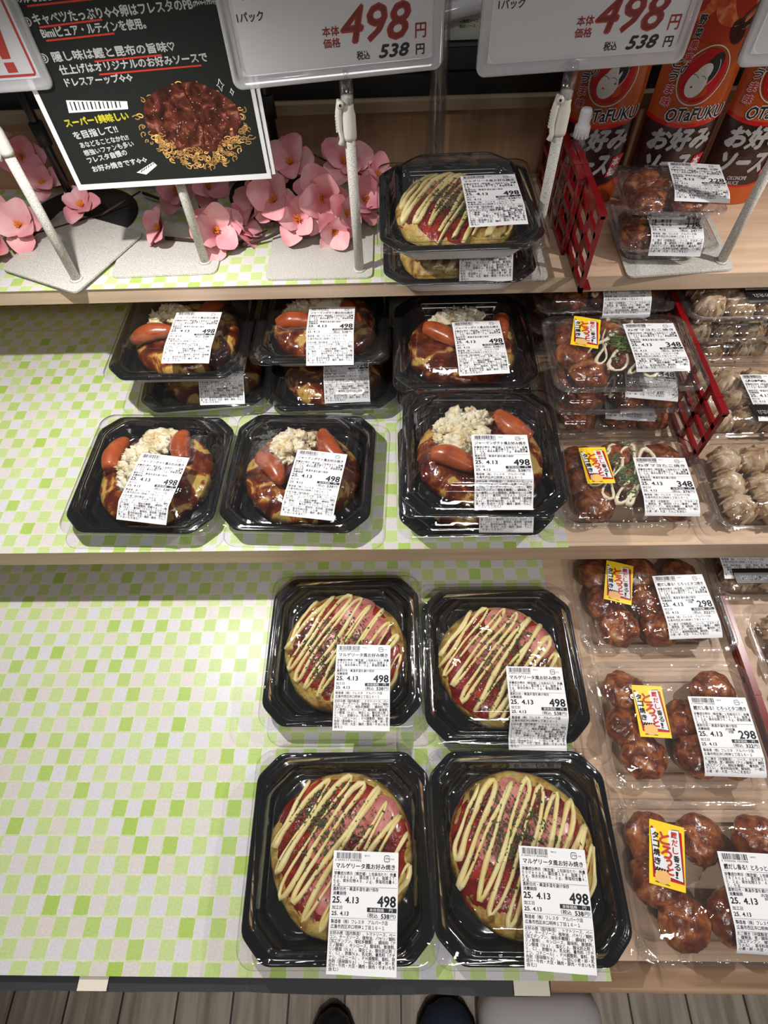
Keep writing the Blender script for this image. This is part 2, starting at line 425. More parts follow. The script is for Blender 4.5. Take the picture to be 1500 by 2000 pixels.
# ------------------------------------------------------------------ lettering: glyph outlines turned into flat print
_GL = {}
def glyphs(s, shear=0.0):
    k = (s, shear)
    if k not in _GL:
        cu = bpy.data.curves.new('lettering', 'FONT')
        cu.body = s; cu.size = 1; cu.resolution_u = 2; cu.shear = shear
        ob = bpy.data.objects.new('lettering', cu)
        me = ob.to_mesh()
        n = len(me.vertices)
        co = np.zeros(n * 3); me.vertices.foreach_get('co', co)
        polys = [tuple(p.vertices) for p in me.polygons]
        ob.to_mesh_clear()
        bpy.data.objects.remove(ob); bpy.data.curves.remove(cu)
        _GL[k] = (co.reshape(-1, 3)[:, :2].copy() if n else np.zeros((0, 2)), polys)
    return _GL[k]

def stk(*a):
    return np.stack(np.broadcast_arrays(*a), 1)

class Print:
    """flat marks in a (u, v) plane, kept as (points, faces, material, layer)"""
    def __init__(self):
        self.items = []
    def fit(self, s, x0, y0, x1, y1, mat=0, bold=0, shear=0, rot=0, layer=1):
        """lettering stretched to the box x0..x1, y0..y1"""
        P, F = glyphs(s, shear)
        if not len(P): return
        lo, hi = P.min(0), P.max(0)
        sx, sy = (x1 - x0) / max(hi[0] - lo[0], 1e-6), (y1 - y0) / max(hi[1] - lo[1], 1e-6)
        Q = (P - lo) * [sx, sy]
        self._put(Q, F, x0, y0, mat, bold, rot, layer)
    def line(self, s, x, y, h, w=None, mat=0, bold=0, rot=0, layer=1, shear=0):
        """lettering of em height h on a baseline at y, squeezed to width w"""
        P, F = glyphs(s, shear)
        if not len(P): return
        lo, hi = P.min(0), P.max(0)
        sx = h if w is None else w / max(hi[0] - lo[0], 1e-6)
        Q = np.stack([(P[:, 0] - lo[0]) * sx, P[:, 1] * h], 1)
        self._put(Q, F, x, y, mat, bold, rot, layer)
    def _put(self, Q, F, x, y, mat, bold, rot, layer):
        offs = [(0, 0)] if not bold else [(-bold, 0), (bold, 0), (0, bold), (0, -bold), (0, 0)]
        for dx, dy in offs:
            R = Q + [dx, dy]
            if rot:
                c, s = cos(rot), sin(rot)
                R = R @ np.array([[c, s], [-s, c]])
            self.items.append((R + [x, y], F, mat, layer))
    def poly(self, pts, mat=0, layer=1):
        self.items.append((np.array(pts, float), [tuple(range(len(pts)))], mat, layer))
    def rect(self, x0, y0, x1, y1, mat=0, layer=1, n=1):
        self.poly([(x0, y0), (x1, y0), (x1, y1), (x0, y1)], mat, layer)
    def stroke(self, pts, wd, mat=0, layer=1, taper=None):
        P = np.array(pts, float); n = len(P)
        T = np.gradient(P, axis=0); T /= np.maximum(np.linalg.norm(T, axis=1), 1e-9)[:, None]
        N = np.stack([-T[:, 1], T[:, 0]], 1)
        w = np.full(n, wd / 2) if taper is None else np.array(taper) * wd / 2
        Q = np.concatenate([P + N * w[:, None], P - N * w[:, None]])
        self.items.append((Q, [(i, i + 1, n + i + 1, n + i) for i in range(n - 1)], mat, layer))
    def ellipse(self, c, a, b, mat=0, layer=1, rot=0, n=40):
        t = np.linspace(0, 2 * pi, n, endpoint=False)
        Q = np.stack([a * np.cos(t), b * np.sin(t)], 1)
        cr, sr = cos(rot), sin(rot)
        self.poly(Q @ np.array([[cr, sr], [-sr, cr]]) + np.array(c), mat, layer)
    def ring(self, c, a, b, wd, mat=0, layer=1, rot=0, t0=0, t1=2 * pi, n=40):
        t = np.linspace(t0, t1, n)
        Q = np.stack([a * np.cos(t), b * np.sin(t)], 1)
        cr, sr = cos(rot), sin(rot)
        self.stroke(Q @ np.array([[cr, sr], [-sr, cr]]) + np.array(c), wd, mat, layer)
    def into(self, mb, fn, mat_of, gap=.00012):
        """fn(Nx2 array, height) -> Nx3 array"""
        for P, F, m, layer in self.items:
            mb.add(fn(P, gap * layer), F, mat_of[m], False)

# ------------------------------------------------------------------ outlines
def oct_loop(hw, hd, ch, z, cx=0, cy=0):
    """square with cut and softly rounded corners, 32 points, counter-clockwise"""
    k = [(hw, -hd + ch), (hw, hd - ch), (hw - ch, hd), (-hw + ch, hd), (-hw, hd - ch), (-hw, -hd + ch), (-hw + ch, -hd), (hw - ch, -hd)]
    out = []
    for i in range(8):
        p0, p, p1 = Vector(k[i - 1]), Vector(k[i]), Vector(k[(i + 1) % 8])
        f = min(.3 * ch, .012)
        a = p + (p0 - p).normalized() * f; b = p + (p1 - p).normalized() * f
        for t in (0, .34, .67, 1):
            q = a * (1 - t) ** 2 + p * 2 * t * (1 - t) + b * t * t
            out.append((q.x + cx, q.y + cy, z))
    return out
def rr_loop(hw, hd, r, z, n=8, cx=0, cy=0):
    """rounded rectangle, 4n points, counter-clockwise, starting like oct_loop"""
    out = []
    for (sx, sy, a0) in ((1, -1, -pi / 2), (1, 1, 0), (-1, 1, pi / 2), (-1, -1, pi)):
        for i in range(n):
            a = a0 + (pi / 2) * i / (n - 1)
            out.append((cx + sx * (hw - r) + r * cos(a), cy + sy * (hd - r) + r * sin(a), z))
    return out

# ------------------------------------------------------------------ shared package meshes
def tray_mesh():
    mb = MB()
    O = lambda h, c, z: oct_loop(h, h, c, z)
    mb.loft([O(.100, .0255, .0250), O(.1003, .0255, .0272), O(.0985, .0252, .0282), O(.0965, .0250, .0276), O(.0945, .0248, .0284), O(.0915, .0246, .0282),
             O(.0898, .0242, .0262), O(.0888, .0242, .0264), O(.0876, .0242, .0215), O(.0862, .0242, .0178), O(.0850, .0242, .0170), O(.0830, .025, .0075), O(.0795, .024, .0046), O(.074, .022, .0040), O(.072, .022, .0052), O(.02, .008, .0050)], 0, cap1=True)
    mb.loft([O(.100, .0255, .0248), O(.0905, .0246, .0246), O(.0892, .0242, .020), O(.0865, .0242, .016), O(.0842, .0240, .0055), O(.080, .024, .0016), O(.074, .022, .0), O(.068, .022, .0014)], 1, cap1=True, flip=True)
    # small ribs pressed into the cut corners of the rim and along the inner wall
    for q in range(4):
        R = Matrix.Rotation(q * pi / 2, 4, 'Z')
        for i in range(9):
            t = (i - 4) / 4.0
            c = R @ Matrix.Translation((.0848, .0842, .0281)) @ Matrix.Rotation(pi / 4, 4, 'Z') @ Matrix.Translation((0, t * .0145, 0))
            mb.box((0, 0, 0), (.0058, .0012, .0011), 0, c)
        for i in range(7):
            c = R @ Matrix.Translation((.0838, (i - 3) * .017, .0125)) @ Matrix.Rotation(radians(-74), 4, 'Y')
            mb.box((0, 0, 0), (.008, .0022, .0012), 0, c)
    return mb.mesh('tray', [M['black_plastic'], M['white_plastic']])
def lid_mesh():
    mb = MB()
    O = lambda h, c, z: oct_loop(h, h, c, z)
    Q = lambda h, r, z: rr_loop(h, h, r, z)
    mb.loft([Q(.1030, .020, .0246), Q(.1036, .020, .0266), Q(.1030, .020, .0292), Q(.0985, .022, .0294), O(.0935, .027, .0296), O(.0925, .027, .0318), O(.0905, .0265, .0324), O(.089, .026, .0306),
             O(.0872, .026, .0310), O(.0795, .026, .0462), O(.0778, .0255, .0476), O(.0745, .025, .0482), O(.0715, .0245, .0528), O(.0690, .0235, .0546), O(.0655, .0225, .0552), O(.03, .011, .0552)], 0, cap1=True)
    return mb.mesh('lid', [M['lid_clear']])
TRAY, LID = tray_mesh(), lid_mesh()
def tub_meshes(hw, hd, r, h, tag_):
    a = MB()
    a.loft([rr_loop(hw, hd, r, .0242), rr_loop(hw - .001, hd - .001, r, .0252), rr_loop(hw - .008, hd - .008, r * .85, .0252), rr_loop(hw - .0095, hd - .0095, r * .8, .0225), rr_loop(hw - .012, hd - .012, r * .75, .0120),
            rr_loop(hw - .0145, hd - .0145, r * .75, .0114), rr_loop(hw - .018, hd - .018, r * .7, .0030), rr_loop(hw - .022, hd - .022, r * .6, .0012), rr_loop(hw * .4, hd * .4, r * .3, .0016)], 0, cap1=True)
    b = MB()
    b.loft([rr_loop(hw + .0008, hd + .0008, r, .0248), rr_loop(hw + .0008, hd + .0008, r, .0262), rr_loop(hw - .003, hd - .003, r * .95, .0268), rr_loop(hw - .008, hd - .008, r * .85, .0268), rr_loop(hw - .0092, hd - .0092, r * .85, .0285), rr_loop(hw - .0115, hd - .0115, r * .8, .0285),
            rr_loop(hw - .0140, hd - .0140, r * .8, h - .0085), rr_loop(hw - .0165, hd - .0165, r * .8, h - .0065), rr_loop(hw - .0220, hd - .0220, r * .75, h - .0030), rr_loop(hw - .0330, hd - .0330, r * .65, h), rr_loop(hw * .4, hd * .4, r * .3, h + .0004)], 0, cap1=True)
    # pressed grip ribs along the front corners of the flange
    for sx in (-1, 1):
        for sy in (-1, 1):
            for i in range(9):
                an = (pi / 2) * (i + .5) / 9
                px, py = (hw - r) + (r - .0035) * cos(an), (hd - r) + (r - .0035) * sin(an)
                mt = Matrix.Translation((sx * px, sy * py, .0271)) @ Matrix.Rotation(atan2(sy * sin(an), sx * cos(an)), 4, 'Z')
                b.box((0, 0, 0), (.0055, .0012, .0008), 0, mt)
    return a.mesh(tag_ + '_base', [M['tub_clear']]), b.mesh(tag_ + '_lid', [M['tub_clear']])
TUB, TUBLID = tub_meshes(.100, .074, .020, .0432, 'tub')
TUBS, TUBSLID = tub_meshes(.066, .062, .017, .0385, 'small_tub')

# ------------------------------------------------------------------ price labels
ING_M = ['お好み焼（国内製造）、トマトソース、ベー', 'コン、チーズソース、植物油、パセリ／糊料', '（加工デンプン、増粘多糖類）、調味料（ア', 'ミノ酸等）、キシロース、酸味料、膨張剤、', 'リン酸塩（Ｎａ）、塩化Ｃａ、酸化防止剤（', 'Ｖ．Ｃ）、酢酸Ｎａ、乳化剤、着色料（クチ', 'ナシ、コチニール）、ＰＨ調整剤、香料、発', '色剤（亜硝酸Ｎａ）、（一部に小麦・卵・乳', '成分・牛肉・大豆・鶏肉・豚肉・やまいもを', '含む）']
ING_G = ['お好み焼（国内製造）、お好みソース、ジャ', 'ーマンポテト（じゃが芋、玉葱、ベーコン、', 'その他）、ポークソーセージ、パセリ／糊料', '（加工デンプン、増粘多糖類）、調味料（ア', 'ミノ酸等）、ＰＨ調整剤、酢酸Ｎａ、リン酸', '塩（Ｎａ）、着色料（カラメル、カロチノイ', 'ド、コチニール）、酸味料、発色剤（亜硝酸', 'Ｎａ）、香辛料抽出物、くん液、（一部に小', '麦・卵・乳成分・大豆・鶏肉・豚肉・りんご', '・やまいもを含む）']
ING_T = ['たこ焼き（中国製造）、ソース、マヨネーズ', '、植物油、葱／調味料（アミノ酸等）、糊料', '（加工デンプン、増粘多糖類）、着色料（カ', 'ラメル）、香辛料抽出物、酸味料、（一部に', '小麦・卵・大豆・りんごを含む）']
ING_S = ['焼売（国内製造）（玉葱、豚肉、皮、鶏肉、', '小麦粉、その他）、調味たれ／加工デンプン', '、調味料（アミノ酸等）、着色料（カラメル', '）、酸味料、香辛料、（一部に小麦・卵・ご', 'ま・大豆・鶏肉・豚肉を含む）']
LABELS = {
    'margherita': ('マルゲリータ風お好み焼き', '498', '538', ['栄養成分表示（推定値）１包装当たり：熱量', '６００ｋｃａｌ、蛋白質１９ｇ、脂質３７．', '６ｇ、炭水化物４８．２ｇ、食塩相当量４．', '２ｇ'], ING_M, '9015', '2 009217 004982', None),
    'german': ('ジャーマンポテト風お好み焼き', '498', '538', ['栄養成分表示（推定値）１包装当たり：熱量', '６９８ｋｃａｌ、蛋白質２５．４ｇ、脂質４', '９．３ｇ、炭水化物６５．５ｇ、食塩相当量', '５．３ｇ'], ING_G, '9024', '2 009215 004983', None),
    'tako298': ('鰹だし香る！とろっとタコ焼き', '298', '322', ['栄養成分表示（推定値）１包装当たり：熱量', '３８７ｋｃａｌ、蛋白質１０．４ｇ、脂質２', '０．２ｇ、炭水化物３９．４ｇ、食塩相当量', '３．６ｇ'], ING_T, '6603', '2 008606 102988', '8個'),
    'tako348': ('ねぎマヨたこ焼き', '348', '376', ['栄養成分表示（推定値）１包装当たり：熱量', '５７４ｋｃａｌ、蛋白質１０．４ｇ、脂質３', '９．１ｇ、炭水化物４３．５ｇ、食塩相当量', '３．７ｇ'], ING_T, '6611', '2 008611 103485', None),
    'tako228': ('たこ焼き', '228', '247', ['栄養成分表示（推定値）１包装当たり：熱量', '２９４ｋｃａｌ、蛋白質７．８ｇ、脂質１６', '．２ｇ、炭水化物２９．６ｇ、食塩相当量３'], ING_T, '6601', '2 008601 002285', '5個'),
    'shumai': ('焼売', '398', '430', ['栄養成分表示（推定値）１包装当たり：熱量', '４１２ｋｃａｌ、蛋白質１４．８ｇ、脂質２', '１．４ｇ、炭水化物３９．１ｇ'], ING_S, '6620', '2 008620 003985', None)}
LW, LH = .068, .103
def label_print(kind):
    """all marks of one printed price label, u 0..1 across, v 0..-1 down (scaled to metres)"""
    title, price, tax, nut, ing, code, digits, count = LABELS[kind]
    P = Print(); rng = random.Random(len(title) + int(price))
    X = lambda u: u * LW
    Y = lambda v: -v * LH
    u = .05
    while u < .43:
        w = rng.choice((.004, .004, .008, .012)); P.rect(X(u), Y(.068), X(u + w), Y(.016), 0); u += w + rng.choice((.004, .006, .010))
    P.fit(digits, X(.03), Y(.088), X(.43), Y(.073), 0)
    P.fit(code, X(.48), Y(.045), X(.56), Y(.03), 0)
    P.stroke([(X(.825) + .0028 * math.copysign(abs(cos(a)) ** .5, cos(a)), Y(.057) + .0027 * math.copysign(abs(sin(a)) ** .5, sin(a))) for a in np.linspace(.5, 2 * pi + .2, 30)], .0006, 0)
    P.fit('プラ', X(.795), Y(.066), X(.855), Y(.047), 0, .00008)
    P.fit('外装', X(.885), Y(.065), X(.935), Y(.052), 0)
    P.fit(title, X(.05), Y(.152), X(.95), Y(.106), 0, .00011)
    for v in (.164, .302, .556, .655): P.rect(X(.02), Y(v + .0018), X(.985), Y(v), 0)
    for i, s in enumerate(nut):
        P.line(s, X(.03), Y(.205 + i * .0305), .0034, X(.94 * min(1, len(s) / 20)), 0, .00005)
    P.line('直射日光・高温多湿を避け保存', X(.03), Y(.335), .0035, X(.68), 0, .00005)
    P.line('消費期限', X(.03), Y(.372), .0034, X(.2), 0, .00005)
    P.fit('25.', X(.03), Y(.438), X(.16), Y(.388), 0, .00022); P.fit('4.13', X(.22), Y(.438), X(.42), Y(.388), 0, .00022)
    P.fit(price, X(.70), Y(.458), X(.97), Y(.372), 0, .00036)
    if count:
        P.line('内容量', X(.50), Y(.372), .0033, X(.16), 0, .00004); P.line(count, X(.54), Y(.40), .0033, X(.08), 0, .00004)
    P.rect(X(.55), Y(.503), X(.985), Y(.467), 0)
    P.fit('本体価格', X(.585), Y(.499), X(.80), Y(.471), 1, 0, 0, 0, 2); P.fit('円', X(.875), Y(.498), X(.925), Y(.472), 1, 0, 0, 0, 2)
    P.line('加工日', X(.03), Y(.487), .0034, X(.15), 0, .00004)
    P.fit('25.', X(.03), Y(.538), X(.12), Y(.506), 0, .00013); P.fit('4.13', X(.155), Y(.538), X(.28), Y(.506), 0, .00013)
    P.line('（税込', X(.56), Y(.545), .0042, X(.15), 0, .00006); P.fit(tax, X(.76), Y(.55), X(.88), Y(.516), 0, .00018); P.line('円）', X(.895), Y(.545), .0038, X(.08), 0, .00005)
    P.line('製造者（株）フレスタ　アルパーク店', X(.03), Y(.598), .0036, X(.83), 0, .00005)
    P.line('広島市西区井口明神１丁目１６－１', X(.03), Y(.638), .0036, X(.78), 0, .00005)
    for i, s in enumerate(ing):
        P.line(s, X(.025), Y(.688 + i * .0315), .0034, X(.95 * min(1, len(s) / 20)), 0, .00005)
    return P
LPR = {k: label_print(k) for k in LABELS}
def price_label(kind, parent, x, y, z, rot, flat=.2, bend=0, rad=.006, flat2=None, bend2=0):
    """a printed sheet: top left corner at (x, y, z); flat for `flat` metres, then bent down by `bend` degrees"""
    th = radians(bend); th2 = radians(bend2)
    def curve(s):
        """arc length -> (y, z, normal angle)"""
        y_ = np.zeros_like(s); z_ = np.zeros_like(s); a = np.zeros_like(s)
        arc = rad * th; arc2 = rad * abs(th2 - th)
        c0 = s <= flat
        y_[c0] = s[c0]
        c1 = (s > flat) & (s <= flat + arc)
        if th > 0:
            t = (s[c1] - flat) / rad
            y_[c1] = flat + rad * np.sin(t); z_[c1] = -rad * (1 - np.cos(t)); a[c1] = t
        c2 = s > flat + arc
        d = s[c2] - flat - arc
        y_[c2] = flat + rad * sin(th) + d * cos(th); z_[c2] = -rad * (1 - cos(th)) - d * sin(th); a[c2] = th
        if flat2 is not None:
            yb = flat + rad * sin(th) + (flat2 - flat - arc) * cos(th); zb = -rad * (1 - cos(th)) - (flat2 - flat - arc) * sin(th)
            sg = 1 if th2 > th else -1
            c3 = s > flat2
            t = np.minimum((s[c3] - flat2) / rad, abs(th2 - th)); d = np.maximum(s[c3] - flat2 - arc2, 0)
            ang = th + sg * t
            y_[c3] = yb + sg * rad * (np.sin(ang) - sin(th)) + d * cos(th2)
            z_[c3] = zb + sg * rad * (np.cos(ang) - cos(th)) - d * sin(th2)
            a[c3] = ang
        return y_, z_, a
    def fn(P, h):
        s = -P[:, 1]
        yy, zz, a = curve(s)
        curl = .0004 * np.sin(P[:, 0] / LW * 5 + s * 40)
        hh = h + curl + .0003
        return np.stack([P[:, 0], -(yy + hh * np.sin(a)), zz + hh * np.cos(a)], 1)
    mb = MB(); nx, ny = 6, 40
    LE = LH * (.70 + .0318 * len(LABELS[kind][4])) if len(LABELS[kind][4]) < 9 else LH
    g = np.array([(i / nx * LW, -j / ny * LE) for j in range(ny + 1) for i in range(nx + 1)])
    fs = [(j * (nx + 1) + i, (j + 1) * (nx + 1) + i, (j + 1) * (nx + 1) + i + 1, j * (nx + 1) + i + 1) for j in range(ny) for i in range(nx)]
    mb.add(fn(g, 0.0), fs, 0, True)
    mb.add(fn(g, -.00012), [f[::-1] for f in fs], 0, True)
    LPR[kind].into(mb, fn, {0: 1, 1: 0})
    o = mb.build('price_label', ['paper', 'ink'], parent, (x, y, z))
    o.rotation_euler = (0, 0, radians(rot))
    return o
def sticker(parent, x, y, z, rot):
    """the yellow promotional sticker, its top left corner at (x, y)"""
    w, h = .036, .060
    P = Print()
    P.poly([(.0014, -.0062), (.033, -.0062), (.0352, -.0535), (.004, -.0535)], 2, 1)
    P.poly([(.0005, -.0078), (.0305, -.0040), (.0345, -.0520), (.0055, -.0490)], 1, 2)
    P.poly([(.0010, -.0084), (.0300, -.0048), (.0338, -.0513), (.0062, -.0483)], 3, 3)
    for i, c in enumerate('タコ焼き'): P.fit(c, .0030 + i * .0007, -.0172 - i * .0079, .0092 + i * .0007, -.0112 - i * .0079, 1, .0003, 0, 0, 4)
    for c, x0, y0, sz in (('と', .0102, -.0208, .0108), ('ろ', .0122, -.0336, .0112), ('っ', .0172, -.0400, .0058), ('と', .0178, -.0478, .0070)):
        P.fit(c, x0, y0, x0 + sz * .95, y0 + sz, 4, .0006, 0, 0, 4)
    for i, (c, m) in enumerate((('鰹', 4), ('だ', 4), ('し', 4), ('香', 1), ('る', 1), ('！', 1))):
        P.fit(c, .0222 + i * .0008, -.0128 - i * .0073, .0280 + i * .0008 - (.003 if c == '！' else 0), -.0070 - i * .0073, m, .00025, 0, 0, 4)
    P.ellipse((.0135, -.0515), .0078, .0062, 5, 5)
    for i in range(5): P.stroke([(.006 + i * .0028, -.047 + .0006 * i), (.0085 + i * .0026, -.0435 - .0003 * i)], .0016, 6, 6)
    P.stroke([(.004, -.0425), (.0085, -.0465)], .0008, 6, 6)
    P.stroke([(.006, -.0568), (.0205, -.0575)], .0007, 1, 6)
    mb = MB()
    g = np.array([(i / 4 * w, -j / 6 * h) for j in range(7) for i in range(5)])
    fs = [(j * 5 + i, (j + 1) * 5 + i, (j + 1) * 5 + i + 1, j * 5 + i + 1) for j in range(6) for i in range(4)]
    fn = lambda Q, hh: stk(Q[:, 0], Q[:, 1], hh + .0004 + .0003 * np.sin(Q[:, 0] * 150))
    mb.add(fn(g, 0.0), fs, 0)
    P.into(mb, fn, {1: 1, 2: 2, 3: 3, 4: 4, 5: 5, 6: 6}, .00008)
    o = mb.build('promo_sticker', ['yellow_ink', 'ink', 'emblem_red', 'white_ink', 'red_ink', 'tan_ink', 'date_brown'], parent, (x, y, z))
    o.rotation_euler = (0, 0, radians(rot))
    tag(o, 'yellow and white promotional sticker')
    return o

# ------------------------------------------------------------------ food
def nz(x, y, s, f=1.0):
    return noise.noise(Vector((x * f + s * 13.7, y * f - s * 5.3, s * 2.9)))
def dome(x, y, seed, R=.083, H=.026):
    r = min(sqrt(x * x + y * y) / R, 1)
    return .0065 + H * (1 - r ** 5) ** .6 + .0022 * nz(x, y, seed, 38) + .0012 * nz(x, y, seed + 3, 95)
def patch(mb, cx, cy, R, seed, off, wob=.12, rings=12, seg=56, mat=0, hf=None, thick=.002, squash=1.0, rot=0.0):
    """an irregular sheet that lies on the pancake, with a rounded rim"""
    hf = hf or (lambda x, y: dome(x, y, seed))
    vs = []; c, s = cos(rot), sin(rot)
    for a in range(rings + 1):
        t = a / rings
        for k in range(seg):
            ph = 2 * pi * k / seg
            rr = R * t * (1 + wob * noise.noise(Vector((cos(ph) * 2, sin(ph) * 2, seed * 3.3))))
            lx, ly = rr * cos(ph), rr * sin(ph) * squash
            x, y = cx + lx * c - ly * s, cy + lx * s + ly * c
            edge = sqrt(max(0, 1 - t ** 6))
            vs.append((x, y, hf(x, y) + off - thick * (1 - edge)))
    fs = []
    for a in range(rings):
        for k in range(seg):
            j = (k + 1) % seg
            fs.append((a * seg + k, (a + 1) * seg + k, (a + 1) * seg + j, a * seg + j))
    mb.add(vs, fs, mat)
def pancake(parent, seed, sauced, R=.0815, name='okonomiyaki'):
    mb = MB(); seg, rings = 72, 22; vs = []
    for a in range(rings + 1):
        t = a / rings
        for k in range(seg):
            ph = 2 * pi * k / seg
            wob = 1 + .045 * noise.noise(Vector((cos(ph) * 1.7, sin(ph) * 1.7, seed * 2.1))) + .02 * noise.noise(Vector((cos(ph) * 6, sin(ph) * 6, seed)))
            if t < .86:
                r = R * wob * t / .86; x, y = r * cos(ph), r * sin(ph); z = dome(x, y, seed, R * 1.02 * wob)
            else:
                q = (t - .86) / .14; r = R * wob * (1 - .16 * q * q); x, y = r * cos(ph), r * sin(ph)
                z = .0075 * (1 - q) + .0054 * q + .001 * nz(x, y, seed, 60)
            vs.append((x, y, z))
    fs = []
    for a in range(rings):
        for k in range(seg):
            j = (k + 1) % seg
            fs.append((a * seg + k, (a + 1) * seg + k, (a + 1) * seg + j, a * seg + j))
    mb.add(vs, fs)
    return mb.build(name, 'pancake_sauced' if sauced else 'pancake', parent)
def drizzle(parent, seed, ang, hf, R=.0785, step=.0089, rad=.0021, mat='cheese', name='cheese_drizzle', jit=.3, zoff=.0030):
    """piped back-and-forth lines of sauce"""
    rng = random.Random(seed); mb = MB()
    c, s = cos(radians(ang)), sin(radians(ang))
    n = int(2 * R / step); pts = []; rads = []; runs = []
    for i in range(n):
        d = -R + step * (i + .5) + rng.uniform(-.1, .1) * step
        half = sqrt(max(R * R - d * d, 1e-6))
        a, b = -half * rng.uniform(.86, 1.04), half * rng.uniform(.86, 1.04)
        if i % 2: a, b = b, a
        r0 = rad * rng.uniform(.72, 1.5)
        if rng.random() < .16 and pts:
            runs.append((pts, rads)); pts, rads = [], []
        ph = rng.uniform(0, 6)
        for k in range(15):
            t = k / 14
            u = a + (b - a) * t; dd = d + jit * step * (sin(t * 4 + ph) + .35 * sin(t * 11 + 2 * ph)) + step * .42 * (t - .5) * 1.0
            x, y = u * c - dd * s, u * s + dd * c
            pts.append((x, y, 0)); rads.append(r0 * (1 + .20 * sin(9 * t + ph) + .08 * sin(23 * t)) * (1.25 if k in (0, 14) else 1))
    runs.append((pts, rads))
    for pts, rads in runs:
        P = []
        for x, y, _ in pts:
            rr = sqrt(x * x + y * y)
            z = hf(x, y) if rr < R * 1.03 else hf(x / rr * R, y / rr * R) - (rr - R) * .5
            P.append((x, y, z + zoff))
        # smooth the turns
        for _ in range(2):
            P = [P[0]] + [tuple((P[i - 1][q] + 2 * P[i][q] + P[i + 1][q]) / 4 for q in range(3)) for i in range(1, len(P) - 1)] + [P[-1]]
        rads = [rads[0] * .7] + list(rads[1:-1]) + [rads[-1] * .7]
        mb.tube(P, rads, 8, 0, .8)
    return mb.build(name, mat, parent)
def flakes(parent, seed, n, hf, centers, spread, size=.00095, mat='parsley', name='parsley', zoff=.0052):
    rng = random.Random(seed); mb = MB()
    for i in range(n):
        cx, cy = rng.choice(centers); sp = spread * (1.7 if rng.random() < .3 else 1)
        x, y = cx + rng.gauss(0, sp), cy + rng.gauss(0, sp * 1.2)
        if x * x + y * y > .069 ** 2: continue
        z = hf(x, y) + zoff * rng.uniform(.55, 1.05); a = rng.uniform(0, 6.3); w = size * rng.uniform(.5, 1.3); l = w * rng.uniform(.8, 1.9)
        tl = rng.uniform(-.5, .5)
        vs = [(x + (dx * cos(a) - dy * sin(a)), y + (dx * sin(a) + dy * cos(a)), z + dx * tl + dz) for dx, dy, dz in ((-l, -w, 0), (l, -w * .6, 0), (l * .8, w, .0003), (-l, w * .7, .0003), (0, 0, -.0004))]
        mb.add(vs, [(0, 1, 2, 3), (1, 0, 4), (2, 1, 4), (3, 2, 4), (0, 3, 4)], 0, False)
    o = mb.build(name, mat, parent)
    return tag(o, kind='stuff')
def sausage(parent, x, y, ang, seed, hf, L=.060, r=.0140):
    """a frankfurter cut on the slant, tapering to its tip"""
    mb = MB(); path = []; rads = []
    a = radians(ang); n = 16
    for i in range(n + 1):
        t = i / n; u = (t - .5) * L
        bend = .006 * (1 - (2 * t - 1) ** 2)
        px, py = x + u * cos(a) - bend * sin(a), y + u * sin(a) + bend * cos(a)
        path.append((px, py, hf(px, py) + r * .62 + .001))
        rads.append(r * (sqrt(max(1 - ((t - .36) / .66) ** 2, .03)) if t > .36 else 1 - .30 * ((.36 - t) / .36) ** 1.5))
    rads[-1] *= .4
    mb.tube(path, rads, 16, 0, .88)
    return mb.build('sausage', 'sausage', parent)
def potato(parent, cx, cy, rx, ry, seed, hf, n=46, ang=0):
    rng = random.Random(seed); mb = MB(); c, s = cos(radians(ang)), sin(radians(ang))
    for i in range(n):
        t = rng.uniform(0, 2 * pi); q = sqrt(rng.random())
        lx, ly = rx * q * cos(t), ry * q * sin(t)
        x, y = cx + lx * c - ly * s, cy + lx * s + ly * c
        r = rng.uniform(.0055, .0130) * (1.15 - .45 * q)
        z = hf(x, y) + r * .3 + .012 * (1 - q * q) * rng.random()
        if sqrt(x * x + y * y) > .072: continue
        z = min(z, .0525 - r)
        mb.blob((x, y, z), (r, r * rng.uniform(.7, 1), r * rng.uniform(.6, .95)), seed + i, .8, 2.4, 16, 11)
    return mb.build('potato_salad', 'potato', parent)

# ------------------------------------------------------------------ packages
def okonomi_base(name, label, loc, rot, group, tilt=None):
    t = root(name, label, 'food pack', loc, rot, group, tilt)
    tr = link('tray', TRAY, t); tag(tr, 'black plastic tray, white underneath')
    link('lid', LID, t)
    return t
def margherita(label, loc, rot, seed, ang, lab, tilt=None, hams=None, herbs=None):
    t = okonomi_base('okonomiyaki_pack', label, loc, rot, 'tomato and cheese sauce okonomiyaki packs', tilt)
    pk = pancake(t, seed, False)
    hf = lambda x, y: dome(x, y, seed)
    s = MB(); patch(s, 0, .002, .0755, seed + 5, .0012, .16, 14, 64, hf=hf); s.build('tomato_sauce', 'tomato', pk)
    for hx, hy, hr in hams or ((-.004, .034, .4), (.006, -.012, -.3), (.040, .010, .8)):
        h = MB(); patch(h, hx * 1.1, hy * 1.1, .029, seed + 11 + hx * 100, .0026, .1, 6, 30, hf=hf, thick=.0012, squash=.72, rot=hr); h.build('ham_slice', 'ham', pk)
    drizzle(pk, seed, ang, hf, rad=.0024 if seed % 2 else .0026)
    flakes(pk, seed, 950, hf, herbs or ((-.01, .01), (-.02, -.01), (0, 0), (.01, .02)), .0165)
    price_label('margherita', t, *lab)
    return t
